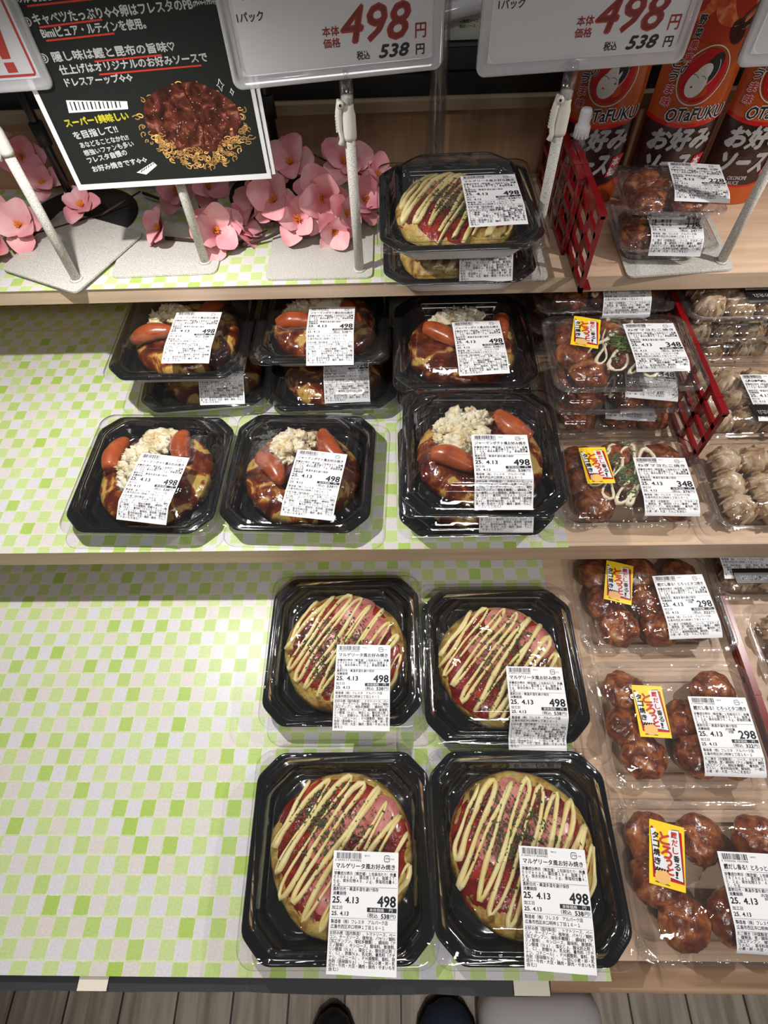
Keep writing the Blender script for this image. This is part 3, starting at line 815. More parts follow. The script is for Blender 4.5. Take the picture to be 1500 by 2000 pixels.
def german(label, loc, rot, seed, lab, saus, pots, tilt=None):
    t = okonomi_base('okonomiyaki_pack', label, loc, rot, 'sausage and potato okonomiyaki packs', tilt)
    pk = pancake(t, seed, True)
    hf = lambda x, y: dome(x, y, seed)
    s = MB(); patch(s, .0, .012, .050, seed + 5, .0008, .3, 12, 56, hf=hf); s.build('brown_sauce', 'brown_sauce', pk)
    for i, (x, y, a) in enumerate(saus): sausage(pk, x, y, a, seed + i, hf)
    for i, (x, y, rx, ry, a) in enumerate(pots): potato(pk, x, y, rx, ry, seed * 10 + i, hf, 40, a)
    price_label('german', t, *lab)
    return t
BALLS = [(-.058, .037), (-.004, .039), (.052, .036), (-.060, -.002), (.004, .0), (-.046, -.035), (.010, -.036), (.056, -.034), (.057, .001)]
def tub_base(label, loc, rot, group, small=False, tilt=None, name='takoyaki_pack'):
    t = root(name, label, 'food pack', loc, rot, group, tilt)
    link('tub', TUBS if small else TUB, t); link('lid', TUBSLID if small else TUBLID, t)
    return t
BALL_MESH = []
def ball_meshes():
    for i in range(6):
        mb = MB(); mb.blob((0, 0, 0), (.0256, .0256, .0168), i + 1, .15, 2.1, 32, 20)
        BALL_MESH.append(mb.mesh('takoyaki_ball', [M['takoyaki']]))
ball_meshes()
def takoyaki(label, loc, rot, seed, kind, lab, stick=None, mayo=False, small=False, group=None, tilt=None, skip=()):
    t = tub_base(label, loc, rot, group, small, tilt)
    rng = random.Random(seed)
    spots = [(-.026, .02), (.024, .022), (-.028, -.022), (.022, -.022), (0, .0)] if small else [b for i, b in enumerate(BALLS) if i not in skip]
    for i, (x, y) in enumerate(spots):
        o = link('takoyaki_ball', BALL_MESH[(seed + i) % 6], t, (x + rng.uniform(-.004, .004), y + rng.uniform(-.003, .003), .0212))
        o.rotation_euler = (rng.uniform(-.25, .25), rng.uniform(-.25, .25), rng.uniform(0, 6))
        if small: o.scale = (.95, .95, .85)
    top = lambda x, y: .0352 + .003 * nz(x, y, seed, 60)
    if mayo:
        drizzle(t, seed, 62, lambda x, y: .034 + .0045 * nz(x, y, seed, 45), R=.058, step=.0098, rad=.0021, mat='mayo', name='mayonnaise_drizzle', jit=.9, zoff=.001)
        mb = MB(); r2 = random.Random(seed + 4)
        for i in range(60):
            x, y = r2.gauss(.006, .012), r2.gauss(.004, .013); a = r2.uniform(0, pi)
            z = .0375 + r2.uniform(-.002, .002); R_ = r2.uniform(.0022, .0046)
            pts = [(x + R_ * cos(q) * 1.4, y + R_ * sin(q), z + .0007 * sin(q + a)) for q in np.linspace(0, 2 * pi * .9, 9)]
            mb.tube(pts, .0010, 5)
        tag(mb.build('green_onion', 'onion', t), kind='stuff')
    price_label(kind, t, *lab)
    if stick: sticker(t, *stick)
    return t
SHU = []
def shumai_mesh():
    for s in range(4):
        mb = MB(); mb.blob((0, 0, 0), (.019, .019, .017), s + 20, .22, 2.2, 26, 14)
        for k in range(9):      # pleats of the wrapper
            a = 2 * pi * k / 9 + s
            pts = [(.020 * cos(a + d * .25) * (1 - .12 * d), .020 * sin(a + d * .25) * (1 - .12 * d), -.010 + .022 * d) for d in (0, .25, .5, .75, 1)]
            mb.tube(pts, [.002, .0034, .0036, .003, .0014], 6, 0, .5)
        SHU.append(mb.mesh('dumpling', [M['shumai']]))
shumai_mesh()
def shumai(label, loc, rot, seed, lab=None, sach=None, mustard=None):
    t = tub_base(label, loc, rot, 'dumpling packs', name='dumpling_pack')
    rng = random.Random(seed)
    for j in range(3):
        for i in range(4):
            o = link('dumpling', SHU[(i + j + seed) % 4], t, (-.060 + i * .040 + rng.uniform(-.003, .003), -.038 + j * .038 + rng.uniform(-.003, .003), .0205))
            o.rotation_euler = (rng.uniform(-.35, .35), rng.uniform(-.35, .35), rng.uniform(0, 6))
    if sach:
        x, y, w, h = sach
        P = Print(); P.fit('シューマイのたれ', 0, 0, w * .8, .0075, 0, .0003, 0, pi)
        mb = MB(); mb.box((x + w / 2, y - h / 2, .0436), (w, h, .0016), 0)
        fn = lambda Q, hh: stk(Q[:, 0] + x + w * .9, Q[:, 1] + y - h + .011, np.full(len(Q), .0446) + hh)
        P.into(mb, fn, {0: 1})
        mb.build('sauce_sachet', ['sachet_black', 'white_ink'], t)
    if mustard:
        mb = MB(); mb.blob((mustard[0], mustard[1], .0452), (.011, .007, .0018), seed, .2, 2, 14, 8); mb.build('mustard_sachet', 'sachet_yellow', t)
    if lab: price_label('shumai', t, *lab)
    return t

# ------------------------------------------------------------------ the setting and the shelves
def slab(name, x0, x1, y0, y1, z0, z1, mat, parent=None, origin=None):
    ox, oy, oz = origin or (0, 0, 0)
    mb = MB(); mb.box(((x0 + x1) / 2 - ox, (y0 + y1) / 2 - oy, (z0 + z1) / 2 - oz), (x1 - x0, y1 - y0, z1 - z0), 0)
    return mb.build(name, mat, parent, origin)
f = slab('floor', -3, 3, -2.5, 2, -.72, -.70, 'floor'); tag(f, kind='structure'); f.location.x = -.012
tag(slab('wall_back', -1.4, 1.4, .972, .99, -.7, .365, 'panel_wood'), kind='structure')
tag(slab('trim_1', -1.4, 1.4, .955, 1.02, .3655, .379, 'trim_wood'), kind='structure')

def shelf(label, y0, z0, z1, mat='shelf_wood'):
    b = slab('shelf_board', -1.3, 1.3, y0 + .0015, .970, z0, z1 - .0006, mat)
    tag(b, label, 'shelf', 'display shelf boards')
    e = slab('front_edge', -1.3, 1.3, y0, y0 + .0014, z0, z1 - .0006, 'edge_wood', b)
    return b
s1 = slab('shelf_board', -1.3, 1.3, -.072, .970, -.03, -.0006, 'shelf_wood')
tag(s1, 'lowest wooden display shelf, with a wavy-grained front edge and black strip', 'shelf', 'display shelf boards')
mb = MB()
mb.loft([[(x, -.0725, -.03), (x, -.0725, -.0008), (x, -.085, -.0012), (x, -.094, -.004), (x, -.099, -.011), (x, -.100, -.03)] for x in (.148, 1.3)], 0, True, True)
mb.build('front_edge', 'nosing_wood', s1)
mb = MB(); rng = random.Random(3)
top = [(-1.3 + 1.448 * i / 60, -.0725) for i in range(61)]
bot = [(x, -.101 - .0035 * abs(nz(x, 0, 2, 5)) - .001 * nz(x, 1, 4, 25)) for x, _ in top]
mb.add([(x, y, -.0045) for x, y in top] + [(x, y, -.0085) for x, y in bot] + [(x, y, -.009) for x, y in top] + [(x, y, -.011) for x, y in bot],
       [(i, i + 61, i + 62, i + 1) for i in range(60)] + [(122 + i, 123 + i, 184 + i, 183 + i) for i in range(60)] + [(61 + i, 183 + i, 184 + i, 62 + i) for i in range(60)], 0, False)
tag(mb.build('edge_strip', 'skirt_black', s1), 'black strip along the front edge')
shelf('middle wooden display shelf carrying the sausage and potato okonomiyaki packs', .3615, .064, .101)
shelf('top wooden display shelf below the price signs and pink flowers', .692, .241, .265)

def sheet(label, x0, x1, y0, y1, z, org):
    mb = MB(); nx, ny = 40, 24; vs = []
    for j in range(ny + 1):
        for i in range(nx + 1):
            x, y = x0 + (x1 - x0) * i / nx, y0 + (y1 - y0) * j / ny
            vs.append((x - org[0], y - org[1], .0003 * max(0, nz(x, y, 5, 9))))
    mb.add(vs, [(j * (nx + 1) + i, j * (nx + 1) + i + 1, (j + 1) * (nx + 1) + i + 1, (j + 1) * (nx + 1) + i) for j in range(ny) for i in range(nx)])
    n = len(vs)
    edge = [i for i in range(nx + 1)]
    low = [(vs[i][0], vs[i][1], -.0005) for i in edge]
    mb.add([vs[i] for i in edge] + low, [(i, nx + 1 + i, nx + 2 + i, i + 1) for i in range(nx)])
    o = mb.build('checkered_sheet', 'checker', None, (org[0], org[1], z))
    return tag(o, label, 'shelf liner', 'green checkered shelf liners')
sheet('green and white checkered liner covering the lowest shelf', -1.25, .209, -.0885, .80, 0, (-.553, .3255))
sheet('green and white checkered liner on the front of the middle shelf', -1.25, .2185, .3595, .808, .101, (-.553, .351))
sheet('shadowed green checkered liner at the very back of the middle shelf', -1.25, .2185, .812, .965, .1012, (-.547, .82))
sheet('green and white checkered liner under the flowers on the top shelf', -1.25, .2035, .690, .965, .265, (-.55, .702))
for x, w, lab in ((-.326, .031, 'strip of cream masking tape on the black edge below the bare green liner'), (.128, .036, 'strip of cream masking tape where the black edge meets the wooden edge')):
    mb = MB(); mb.box((0, 0, 0), (w, .0125, .0008), 0); mb.box((0, -.0062, -.0012), (w, .0006, .003), 0)
    tag(mb.build('masking_tape', 'tape', None, (x, -.0945, -.0042)), lab, 'tape', 'pieces of masking tape')

# the dark case behind the wooden panel
c = root('dark_display_case', 'long black case behind the price signs with a teal front', 'display case', (0, .97, .379))
mb = MB(); mb.box((0, .16, .0275), (2.8, .30, .055), 0); mb.build('body', 'gloss_black', c)
mb = MB(); mb.box((0, .0065, .0135), (2.8, .012, .027), 0); mb.build('front_lip', 'matte_black', c)
mb = MB(); mb.box((0, .0085, .0415), (2.8, .004, .025), 0); mb.build('front_panel', 'teal_dark', c)
mb = MB(); P = Print()
for i in range(4): P.line('お好み焼用ソース・ねぎ・天かす'[i:i + 9], .062, .031 - i * .0055, .0042, .040, 1, .00008)
P.poly([(.0, .03), (.11, .032), (.11, .055), (.0, .055)], 2); P.ellipse((.075, .046), .012, .008, 3, 2); P.ellipse((.052, .044), .008, .007, 4, 2)
mb.box((.055, .006, .0285), (.11, .010, .055), 0)
P.into(mb, lambda Q, h: stk(Q[:, 0], .001 - h, Q[:, 1]), {1: 1, 2: 2, 3: 3, 4: 4})
o = mb.build('recipe_leaflet', ['leaflet', 'ink', 'tan_ink', 'noodle_ink', 'red_ink'], None, (.03, .998, .4345))
tag(o, 'pale printed leaflet pack standing in the gap between the two price signs', 'leaflet')
mb = MB(); prof = [(.0, .0), (.012, .0), (.0125, .002), (.0125, .098), (.012, .1), (0, .1)]
mb.lathe(prof, 24); mb2 = mb.build('plastic_roll', 'case_frost', None, (.026, .982, .4625)); mb2.rotation_euler = (0, radians(82), radians(8))
mb = MB(); mb.lathe([(.0, .004), (.0095, .004), (.0095, .096), (0, .096)], 20); mb.build('core', 'white_plastic', mb2)
tag(mb2, 'shiny white roll lying across the leaflet between the price signs', 'roll')

# black stands and the clear post at the back
def pole_stand(loc, label, R=.088):
    t = root('pole_stand', label, 'stand', loc, 0, 'black pole stands')
    mb = MB(); mb.lathe([(0, .0), (R, .0), (R, .002), (R - .002, .0035), (0, .0042)], 48); mb.build('round_base', 'matte_black', t)
    mb = MB(); mb.lathe([(0, .004), (.0062, .004), (.0062, .30), (0, .30)], 16); mb.build('pole', 'gloss_black', t)
    mb = MB(); mb.lathe([(0, .106), (.0095, .106), (.0095, .135), (0, .135)], 16); mb.build('collar', 'matte_black', t)
pole_stand((-.497, .873, .2655), 'black pole on a large round base, half hidden by the far-left grey plate')
pole_stand((-.182, .935, .2655), 'black pole rising beside the right edge of the black poster')
t = root('acrylic_post', 'clear acrylic post in front of the wooden panel behind the stacked packs', 'post', (.062, .93, .2655))
mb = MB(); mb.lathe([(.0125, .002), (.0125, .24)], 24, 0, (0, 0), False); mb.lathe([(.0105, .002), (.0105, .24)], 24, 0, (0, 0), False); mb.build('tube', 'case_clear', t)
mb = MB(); mb.box((0, 0, .001), (.07, .06, .002)); mb.build('foot_plate', 'case_clear', t)

# ------------------------------------------------------------------ price signs and the poster
def stand_parts(t, plate, z1, clip=True):
    """t at the foot of the rod; plate = outline corners relative to it"""
    mb = MB(); pts = []
    k = [Vector(p) for p in plate]
    for i in range(len(k)):
        p0, p, p1 = k[i - 1], k[i], k[(i + 1) % len(k)]
        a = p + (p0 - p).normalized() * .010; b = p + (p1 - p).normalized() * .010
        for q in (0, .25, .5, .75, 1):
            r = a * (1 - q) ** 2 + p * 2 * q * (1 - q) + b * q * q; pts.append((r.x, r.y))
    mb.loft([[(x, y, z) for x, y in pts] for z in (.0002, .0024, .0028)], 0, True, True, False)
    mb.build('base_plate', 'stone_grey', t)
    mb = MB(); mb.lathe([(0, .003), (.0062, .003), (.0062, z1), (0, z1)], 18); mb.lathe([(.0, .0029), (.0092, .0029), (.0085, .0046), (0, .0046)], 18)
    mb.build('rod', 'stone_grey', t)
    if clip:
        mb = MB(); mb.lathe([(0, z1 - .006), (.0078, z1 - .006), (.0082, z1 - .002), (.0082, z1 + .018), (.0068, z1 + .024), (.0066, z1 + .036), (.0, z1 + .037)], 18)
        c = mb.build('clip', 'clip_white', t)
        mb = MB(); path = [(-.0075, -.004, z1 + .034), (-.0105, -.0045, z1 + .022), (-.0105, -.0045, z1 + .006), (-.0085, -.0045, z1 - .004), (-.0105, -.0050, z1 - .010)]
        mb.tube(path, [.004, .0038, .003, .0028, .0034], 10)
        for i in range(6): mb.box((-.0138, -.0045, z1 + .004 + i * .003), (.0016, .005, .0012))
        mb.build('lever', 'clip_white', c)
        mb = MB(); mb.tube([(-.0075, -.0065, z1 + .031), (-.0075, -.0095, z1 + .031)], [.0042, .0042], 14); mb.tube([(-.0075, -.0094, z1 + .031), (-.0075, -.0099, z1 + .031)], [.0015, .0015], 10, 1)
        mb.build('screw', ['clip_white', 'matte_black'], c)
        mb = MB(); mb.lathe([(0, z1 + .030), (.0074, z1 + .030), (.0074, z1 + .056), (.006, z1 + .062), (0, z1 + .063)], 18); mb.build('stem', 'case_clear', t)
def card_case(t, bl, rot, w, h, prints, mats):
    """bl: bottom left corner of the case relative to t; the card faces -y before the turn"""
    e = MB()
    def rr(i, z): return [(x + w / 2, z, y + h / 2) for x, y, _ in rr_loop(w / 2 - i, h / 2 - i, .009, 0)]
    e.loft([rr(.0, .0), rr(.0, -.005), rr(.0012, -.0064), rr(.0042, -.0064), rr(.0052, -.0050), rr(.0095, -.0048), rr(.0105, -.0050), rr(.0115, -.0044)], 0, cap0=True)
    e.loft([rr(.0115, -.0044), rr(.04, -.0043)], 1, cap1=True)
    c = e.build('card_case', ['case_frost', 'case_clear'], t, bl); c.rotation_euler = (0, 0, radians(rot))
    d = MB(); d.box((w / 2, -.0018, h / 2), (w - .0225, .0012, h - .021), 0)
    prints.into(d, lambda Q, hh: stk(Q[:, 0], -.0025 - hh, Q[:, 1]), {k: i + 1 for i, k in enumerate(mats)})
    cd = d.build('card', ['paper'] + [m for m in mats], t, bl); cd.rotation_euler = (0, 0, radians(rot))
def price_print():
    P = Print()
    P.fit('498', .1165, .0295, .187, .0585, 'red_ink', .0012, .22)
    P.fit('円', .1925, .0285, .2035, .0405, 'red_ink', .0003)
    P.fit('本体', .0974, .0368, .1145, .0446, 'red_ink', .00022); P.fit('価格', .0974, .0272, .1148, .0350, 'red_ink', .00022)
    P.fit('税込', .1310, .0148, .1445, .0222, 'ink', .0002); P.fit('538', .1545, .0148, .1860, .0255, 'ink', .0006, .22); P.fit('円', .1935, .0145, .2022, .0232, 'ink', .0003)
    P.fit('1パック', .0165, .0540, .0420, .0615, 'ink', .0002)
    P.fit('マルゲリータ風', .0165, .0700, .1300, .0900, 'ink', .0008); P.fit('お好み焼き', .0165, .1010, .1200, .1200, 'ink', .0008)
    return P
sq = lambda a, b, c, d: [a, b, c, d]
t = root('price_sign', 'grey stand holding the clear price card 498 right of the black poster', 'price sign', (-.052, .716, .2655), 0, 'price signs on grey stands')
stand_parts(t, [(-.132, -.017), (.018, -.018), (.018, .128), (-.132, .130)], .176)
card_case(t, (-.116, -.020, .2295), 9.5, .222, .142, price_print(), ['red_ink', 'ink'])
t = root('price_sign', 'grey stand with price card 498 behind the packs, beside the red lattice', 'price sign', (.186, .711, .2655), 0, 'price signs on grey stands')
stand_parts(t, [(-.128, -.022), (.021, -.027), (.027, .118), (-.122, .124)], .176)
card_case(t, (-.101, -.004, .2295), 5.2, .219, .142, price_print(), ['red_ink', 'ink'])
t = root('price_sign', 'grey stand behind the small takoyaki packs, its card cut off by the right edge', 'price sign', (.447, .714, .2655), 0, 'price signs on grey stands')
stand_parts(t, [(-.134, -.030), (.013, -.018), (.020, .128), (-.130, .118)], .176)
card_case(t, (-.094, -.004, .2295), 2, .219, .142, price_print(), ['red_ink', 'ink'])
# red sign at the left
P = Print()
P.rect(.0, .0125, .1905, .0148, 'red_ink'); P.rect(.1880, .0125, .1905, .14, 'red_ink')
for u in (.118, .1395, .161):
    P.poly([(u + .0015, .0285), (u + .0105, .0285), (u + .0150, .062), (u - .002, .062)], 'red_ink'); P.poly([(u + .001, .0165), (u + .0115, .0165), (u + .0115, .0255), (u + .001, .0255)], 'red_ink')
P.fit('大人気', .02, .03, .105, .062, 'red_ink', .001); P.fit('お好み焼', .02, .08, .17, .115, 'red_ink', .001)
t = root('price_sign', 'grey stand at far left holding a white card with red border and exclamation marks', 'price sign', (-.450, .703, .2700), 0, 'price signs on grey stands')
stand_parts(t, [(-.120, .030), (.008, -.031), (.069, .112), (-.079, .183)], .172)
card_case(t, (-.122, .003, .2225), 4.6, .204, .142, P, ['red_ink'])
# black poster
P = Print(); wk, yl, rd = 'white_ink', 'lime_ink', 'red_ink'
def hand(s, x0, x1, y, h, m='white_ink', b=.00028, rise=.022):
    P.line(s, x0, y, h, x1 - x0, m, b, rise, 2)
hand('以上の卵を使用したAXC', .012, .09, .1795, .0085)
P.stroke([(.0344, .1765), (.1013, .1790)], .0016, rd, 2)
hand('②', .0235, .0315, .1615, .0085); hand('キャベツたっぷり✧✧卵はフレスタのPB', .0344, .196, .1625, .0098, rise=.03); hand('(プライベートブランド)', .197, .219, .1695, .0042, rise=.03)
P.stroke([(.0374, .1598), (.1025, .1630)], .0016, rd, 3)
hand('Bimiピュア・ルテインを使用。', .0367, .1440, .1515, .0092, rise=.03); P.stroke([(.0384, .1488), (.1099, .1515)], .0016, rd, 3)
hand('③', .0235, .0325, .1310, .0095); hand('隠し味は鰹と昆布の旨味♡', .0375, .1669, .1315, .0092, rise=.025); P.stroke([(.079, .1292), (.151, .1313)], .0016, rd, 3)
hand('仕上げはオリジナルのお好みソースで', .0390, .1978, .1200, .0090, rise=.025); P.stroke([(.0789, .1176), (.190, .1203)], .0016, rd, 3)
hand('ドレスアーップ✧✧', .0395, .1128, .1090, .0085, rise=.02)
P.poly([(.0293, .0838), (.0963, .0841), (.0981, .0917), (.0321, .0961)], wk, 2)
for i in range(13): P.stroke([(.0345 + i * .0045, .0860), (.0355 + i * .0045, .0945 - i * .0002)], .0010 + .0006 * (i % 2), 'board_black', 3)
hand('スーパー1美味しい', .0200, .0935, .0705, .0088, yl, .0004, .055); hand('を目指して!!', .0235, .0760, .0575, .0086, rise=.09)
hand('あなどることなかれ!!', .0260, .0850, .0478, .0066, b=.0002, rise=.10); hand('根強いファンも多い', .0265, .0885, .0392, .0066, b=.0002, rise=.12)
hand('フレスタ自慢の', .0270, .0770, .0308, .0070, rise=.14); hand('お好み焼きです✧✧', .0280, .0975, .0208, .0072, rise=.11)
P.poly([(.0788, .0169), (.1033, .0278), (.1065, .0236), (.0897, .0139)], wk, 2)
for i in range(6): P.stroke([(.0845 + i * .0035, .0170 + i * .0016), (.0875 + i * .0032, .0200 + i * .0014)], .0008, 'board_black', 3)
for sx, sy, ss in ((.205, .1015, .006), (.216, .0945, .0035)):
    P.stroke([(sx, sy + ss), (sx + ss * .3, sy + ss * .2), (sx + ss * .7, sy), (sx + ss * .3, sy - ss * .2), (sx, sy - ss), (sx - ss * .3, sy - ss * .2), (sx - ss * .7, sy), (sx - ss * .3, sy + ss * .2), (sx, sy + ss)], .0007, wk, 2)
rng = random.Random(8); fc = (.1655, .066)
for i in range(150):    # noodles under the printed food
    a = rng.uniform(-pi * 1.02, pi * .02) if rng.random() < .85 else rng.uniform(0, pi)
    R0 = rng.uniform(.72, 1.03); x, y = fc[0] + .060 * R0 * cos(a), fc[1] + .040 * R0 * sin(a) + (-.006 if sin(a) < 0 else 0)
    b0 = rng.uniform(0, 6.3); l = rng.uniform(.004, .009)
    P.stroke([(x + l * q * cos(b0 + q * 1.8), y + l * q * sin(b0 + q * 1.8) * .8) for q in np.linspace(-.6, 1, 7)], .0011, rng.choice(('noodle_ink', 'noodle_ink', 'tan_ink')), 2)
tt = np.linspace(0, 2 * pi, 60, endpoint=False)
P.poly([(fc[0] - .001 + .054 * cos(a) * (1 + .06 * nz(cos(a), sin(a), 3, 2)), fc[1] + .004 + .0365 * sin(a) * (1 + .07 * nz(cos(a), sin(a), 5, 2.5))) for a in tt], 'photo_food', 3)
for i in range(70):
    a = rng.uniform(-pi * .95, -.05 * pi); x, y = fc[0] + .053 * cos(a) * rng.uniform(.78, 1.04), fc[1] + .030 * sin(a) * rng.uniform(.8, 1.1) - .004
    b0 = rng.uniform(0, 6.3); l = rng.uniform(.003, .008)
    P.stroke([(x + l * q * cos(b0 + q * 2), y + l * q * sin(b0 + q * 2) * .8) for q in np.linspace(-.6, 1, 7)], .0010, rng.choice(('noodle_ink', 'tan_ink', 'noodle_ink')), 4)
for i in range(150):
    a, q = rng.uniform(0, 6.3), sqrt(rng.random()) * .92
    x, y = fc[0] + .052 * q * cos(a), fc[1] + .004 + .034 * q * sin(a); b0 = rng.uniform(-.4, 1.6); l = rng.uniform(.0006, .0022)
    P.stroke([(x, y), (x + l * cos(b0), y + l * sin(b0))], rng.uniform(.0004, .0011), rng.choice(('gloss_ink', 'gloss_ink', 'red_ink', 'date_brown', 'date_brown')), 4)
P.stroke([(fc[0] - .004, fc[1] + .038), (fc[0] + .003, fc[1] + .018), (fc[0] + .008, fc[1] - .005), (fc[0] + .004, fc[1] - .026)], .0016, 'date_brown', 4)
t = root('poster', 'black handwritten poster with a printed okonomiyaki, on a grey stand', 'poster', (-.276, .744, .2655))
stand_parts(t, [(-.130, -.031), (.020, -.027), (.020, .100), (-.138, .100)], .20, False)
def poster_sheet(name, off, up, pr):
    d = MB(); mats = ['white_ink', 'board_black', 'lime_ink', 'red_ink', 'noodle_ink', 'tan_ink', 'photo_food', 'date_brown', 'gloss_ink']
    W_, H_ = .2415, .27
    d.box((W_ / 2, 0, H_ / 2), (W_, .0008, H_), 0)
    d.add([(x, -.0006, z) for x, z in ((.0058, .0068), (W_ - .0048, .0068), (W_ - .0048, H_ - .006), (.0058, H_ - .006))], [(0, 1, 2, 3)], 1, False)
    if pr: pr.into(d, lambda Q, hh: stk(Q[:, 0], -.0006 - hh, Q[:, 1]), {m: i for i, m in enumerate(mats)})
    o = d.build(name, mats, t, (-.1205 + off, -.0235 + (.0022 if off else 0), .1190 + up)); o.rotation_euler = (0, 0, radians(3.5))
poster_sheet('back_sheet', .0055, .004, None)
poster_sheet('front_sheet', 0, 0, P)
mb = MB(); mb.box((0, -.0035, .196), (.016, .019, .03)); mb.build('clip', 'clip_white', t)

# ------------------------------------------------------------------ red lattice dividers
def lattice(label, loc, L, H, rows=4, pitch=.046, rot=0):
    t = root('lattice_divider', label, 'shelf divider', loc, rot, 'red lattice dividers')
    mb = MB(); th = .005
    mb.box((0, L / 2, .004), (th, L, .008)); mb.box((0, .004, H / 2), (th, .008, H)); mb.box((0, L - .004, H / 2), (th, .008, H))
    n = max(1, round(L / pitch))
    for i in range(1, n): mb.box((0, L * i / n, H / 2), (th, .0075, H - .002))
    for r in range(1, rows): mb.box((0, L / 2, H * r / rows), (th, L - .002, .0075))
    mb.build('lattice', 'red_plastic', t)
    mb = MB(); mb.box((0, L / 2, H), (.0085, L, .007))
    for i in range(1, n + 1, 2): mb.box((0, L * i / n - .02, H + .0002), (.0095, .006, .0078))
    mb.build('top_rail', 'red_plastic', t)
    mb = MB(); mb.box((.007, .012, .004), (.012, .02, .003)); mb.build('foot', 'red_plastic', t)
lattice('red lattice divider jutting over the front edge of the top shelf', (.2445, .655, .2655), .185, .104, rot=0)
lattice('red lattice divider in the shade behind the jutting one, top shelf', (.236, .742, .2655), .205, .104, rot=1.5)
lattice('red lattice divider between takoyaki and dumpling packs on the middle shelf', (.4085, .487, .1012), .25, .106)
lattice('low red divider between takoyaki and dumpling packs on the lowest shelf', (.4430, .10, -.0005), .23, .016, 1, .115)

# ------------------------------------------------------------------ sauce pouches
def pouch(label, x, y, seed):
    t = root('sauce_pouch', label, 'sauce', (x, y, .2655), 0, 'okonomiyaki sauce pouches')
    hw, H = .052, .255
    def T(u, w):
        a = np.clip(1 - (np.abs(u) / hw) ** 2.2, 0, 1) ** .7
        b = .021 * (1 - .55 * np.clip(w / H, 0, 1)) + .002
        wr = np.array([.0016 * nz(q, r, seed, 32) for q, r in zip(np.atleast_1d(u), np.atleast_1d(w))])
        return b * a + wr * a
    mb = MB(); nx, ny = 28, 44; vs = []
    for j in range(ny + 1):
        for i in range(nx + 1):
            w = H * j / ny; k = 1 - .03 * (w / H) - .05 * max(0, 1 - w / .02) ** 2
            u = (-hw + 2 * hw * i / nx)
            vs.append((u * k, -float(T(np.array([u]), np.array([w]))[0]), w))
    back = [(p[0], -p[1] * .8, p[2]) for p in vs]
    fs = [(j * (nx + 1) + i, j * (nx + 1) + i + 1, (j + 1) * (nx + 1) + i + 1, (j + 1) * (nx + 1) + i) for j in range(ny) for i in range(nx)]
    mb.add(vs, fs); mb.add(back, [q[::-1] for q in fs])
    m = len(vs); bot = [i for i in range(nx + 1)]
    mb.add([vs[i] for i in bot] + [back[i] for i in bot], [(i, nx + 1 + i, nx + 2 + i, i + 1) for i in range(nx)])
    # printing that follows the film
    P = Print()
    P.ellipse((.014, .232), .026, .020, 'fruit', 1); P.ellipse((-.028, .236), .020, .016, 'fruit', 1, .6); P.ellipse((.024, .207), .009, .013, 'date_brown', 2, .4); P.ellipse((.036, .221), .017, .008, 'date_brown', 2, .7)
    P.ring((.000, .163), .029, .033, .0012, 'white_ink', 2, -.5); P.ellipse((.000, .163), .0255, .0295, 'emblem_red', 3, -.5)
    P.ellipse((.009, .172), .0095, .017, 'ink', 4, -.45); P.ring((.004, .168), .012, .017, .0007, 'white_ink', 5, -.45, -1.2, 1.2)
    P.ellipse((-.006, .155), .0125, .0155, 'white_ink', 5, -.45); P.ellipse((-.001, .166), .0085, .0125, 'white_ink', 5, -.7)
    P.ring((-.010, .163), .0045, .002, .0006, 'ink', 6, -.5, .2, 2.9, 12); P.ring((.001, .161), .004, .002, .0006, 'ink', 6, -.5, .2, 2.9, 12); P.ellipse((-.011, .152), .0017, .0011, 'pink_ink', 6)
    for m_, b_, ly in (('white_ink', .0017, 3), ('ink', .0005, 4)): P.fit('OTaFUKU', -.030, .1125, .046, .1265, m_, b_, .12, .03, ly)
    P.fit('お好み', -.041, .0770, .041, .1035, 'silver_ink', .0016, .18, 0, 3); P.fit('ソース', -.036, .0455, .022, .0700, 'silver_ink', .0016, .18, 0, 3)
    P.poly([(.0225, .0395), (.0375, .0425), (.0445, .0690), (.0290, .0665)], 'pink_ink', 3); P.fit('本', .0290, .0540, .0395, .0655, 'white_ink', .0004, .15, 0, 4); P.fit('格', .0255, .0415, .0360, .0530, 'white_ink', .0004, .15, 0, 4)
    P.fit('OKONOMI', -.020, .0350, .006, .0405, 'silver_ink', .0002, 0, 0, 3); P.fit('SAUCE', -.020, .0285, -.002, .0335, 'silver_ink', .0002, 0, 0, 3)
    for i, ch in enumerate('とうま味'):
        for m_, b_, ly in (('white_ink', .0012, 3), ('ink' if i < 2 else 'pink_ink', .0003, 4)): P.fit(ch, -.041, .172 - i * .0142, -.031, .182 - i * .0142, m_, b_, .1, 0, ly)
    for i, ch in enumerate('野菜果実の'):
        for m_, b_, ly in (('white_ink', .0011, 3), ('ink' if i in (0, 1, 4) else 'pink_ink', .0003, 4)): P.fit(ch, -.030 + .0006 * (4 - i), .1905 - (i - 2) * .0125, -.0215 + .0006 * (4 - i), .1995 - (i - 2) * .0125, m_, b_, .1, 0, ly)
    mats = ['pouch', 'ink', 'white_ink', 'silver_ink', 'emblem_red', 'pink_ink', 'fruit', 'date_brown']
    P.into(mb, lambda Q, hh: stk(Q[:, 0], -T(Q[:, 0], Q[:, 1]) - .0005 - hh, Q[:, 1]), {m_: i for i, m_ in enumerate(mats)}, .00016)
    mb.build('film', mats, t)
    mb = MB(); mb.box((0, 0, H + .004), (.098, .0025, .010)); mb.build('top_seal', 'pouch', t)
pouch('orange and brown okonomiyaki sauce pouch, leftmost, behind the red lattice', .286, .890, 1)
pouch('orange and brown okonomiyaki sauce pouch, middle of the three, behind the takoyaki', .399, .886, 2)
pouch('orange and brown okonomiyaki sauce pouch, rightmost and cut off by the frame', .507, .884, 3)
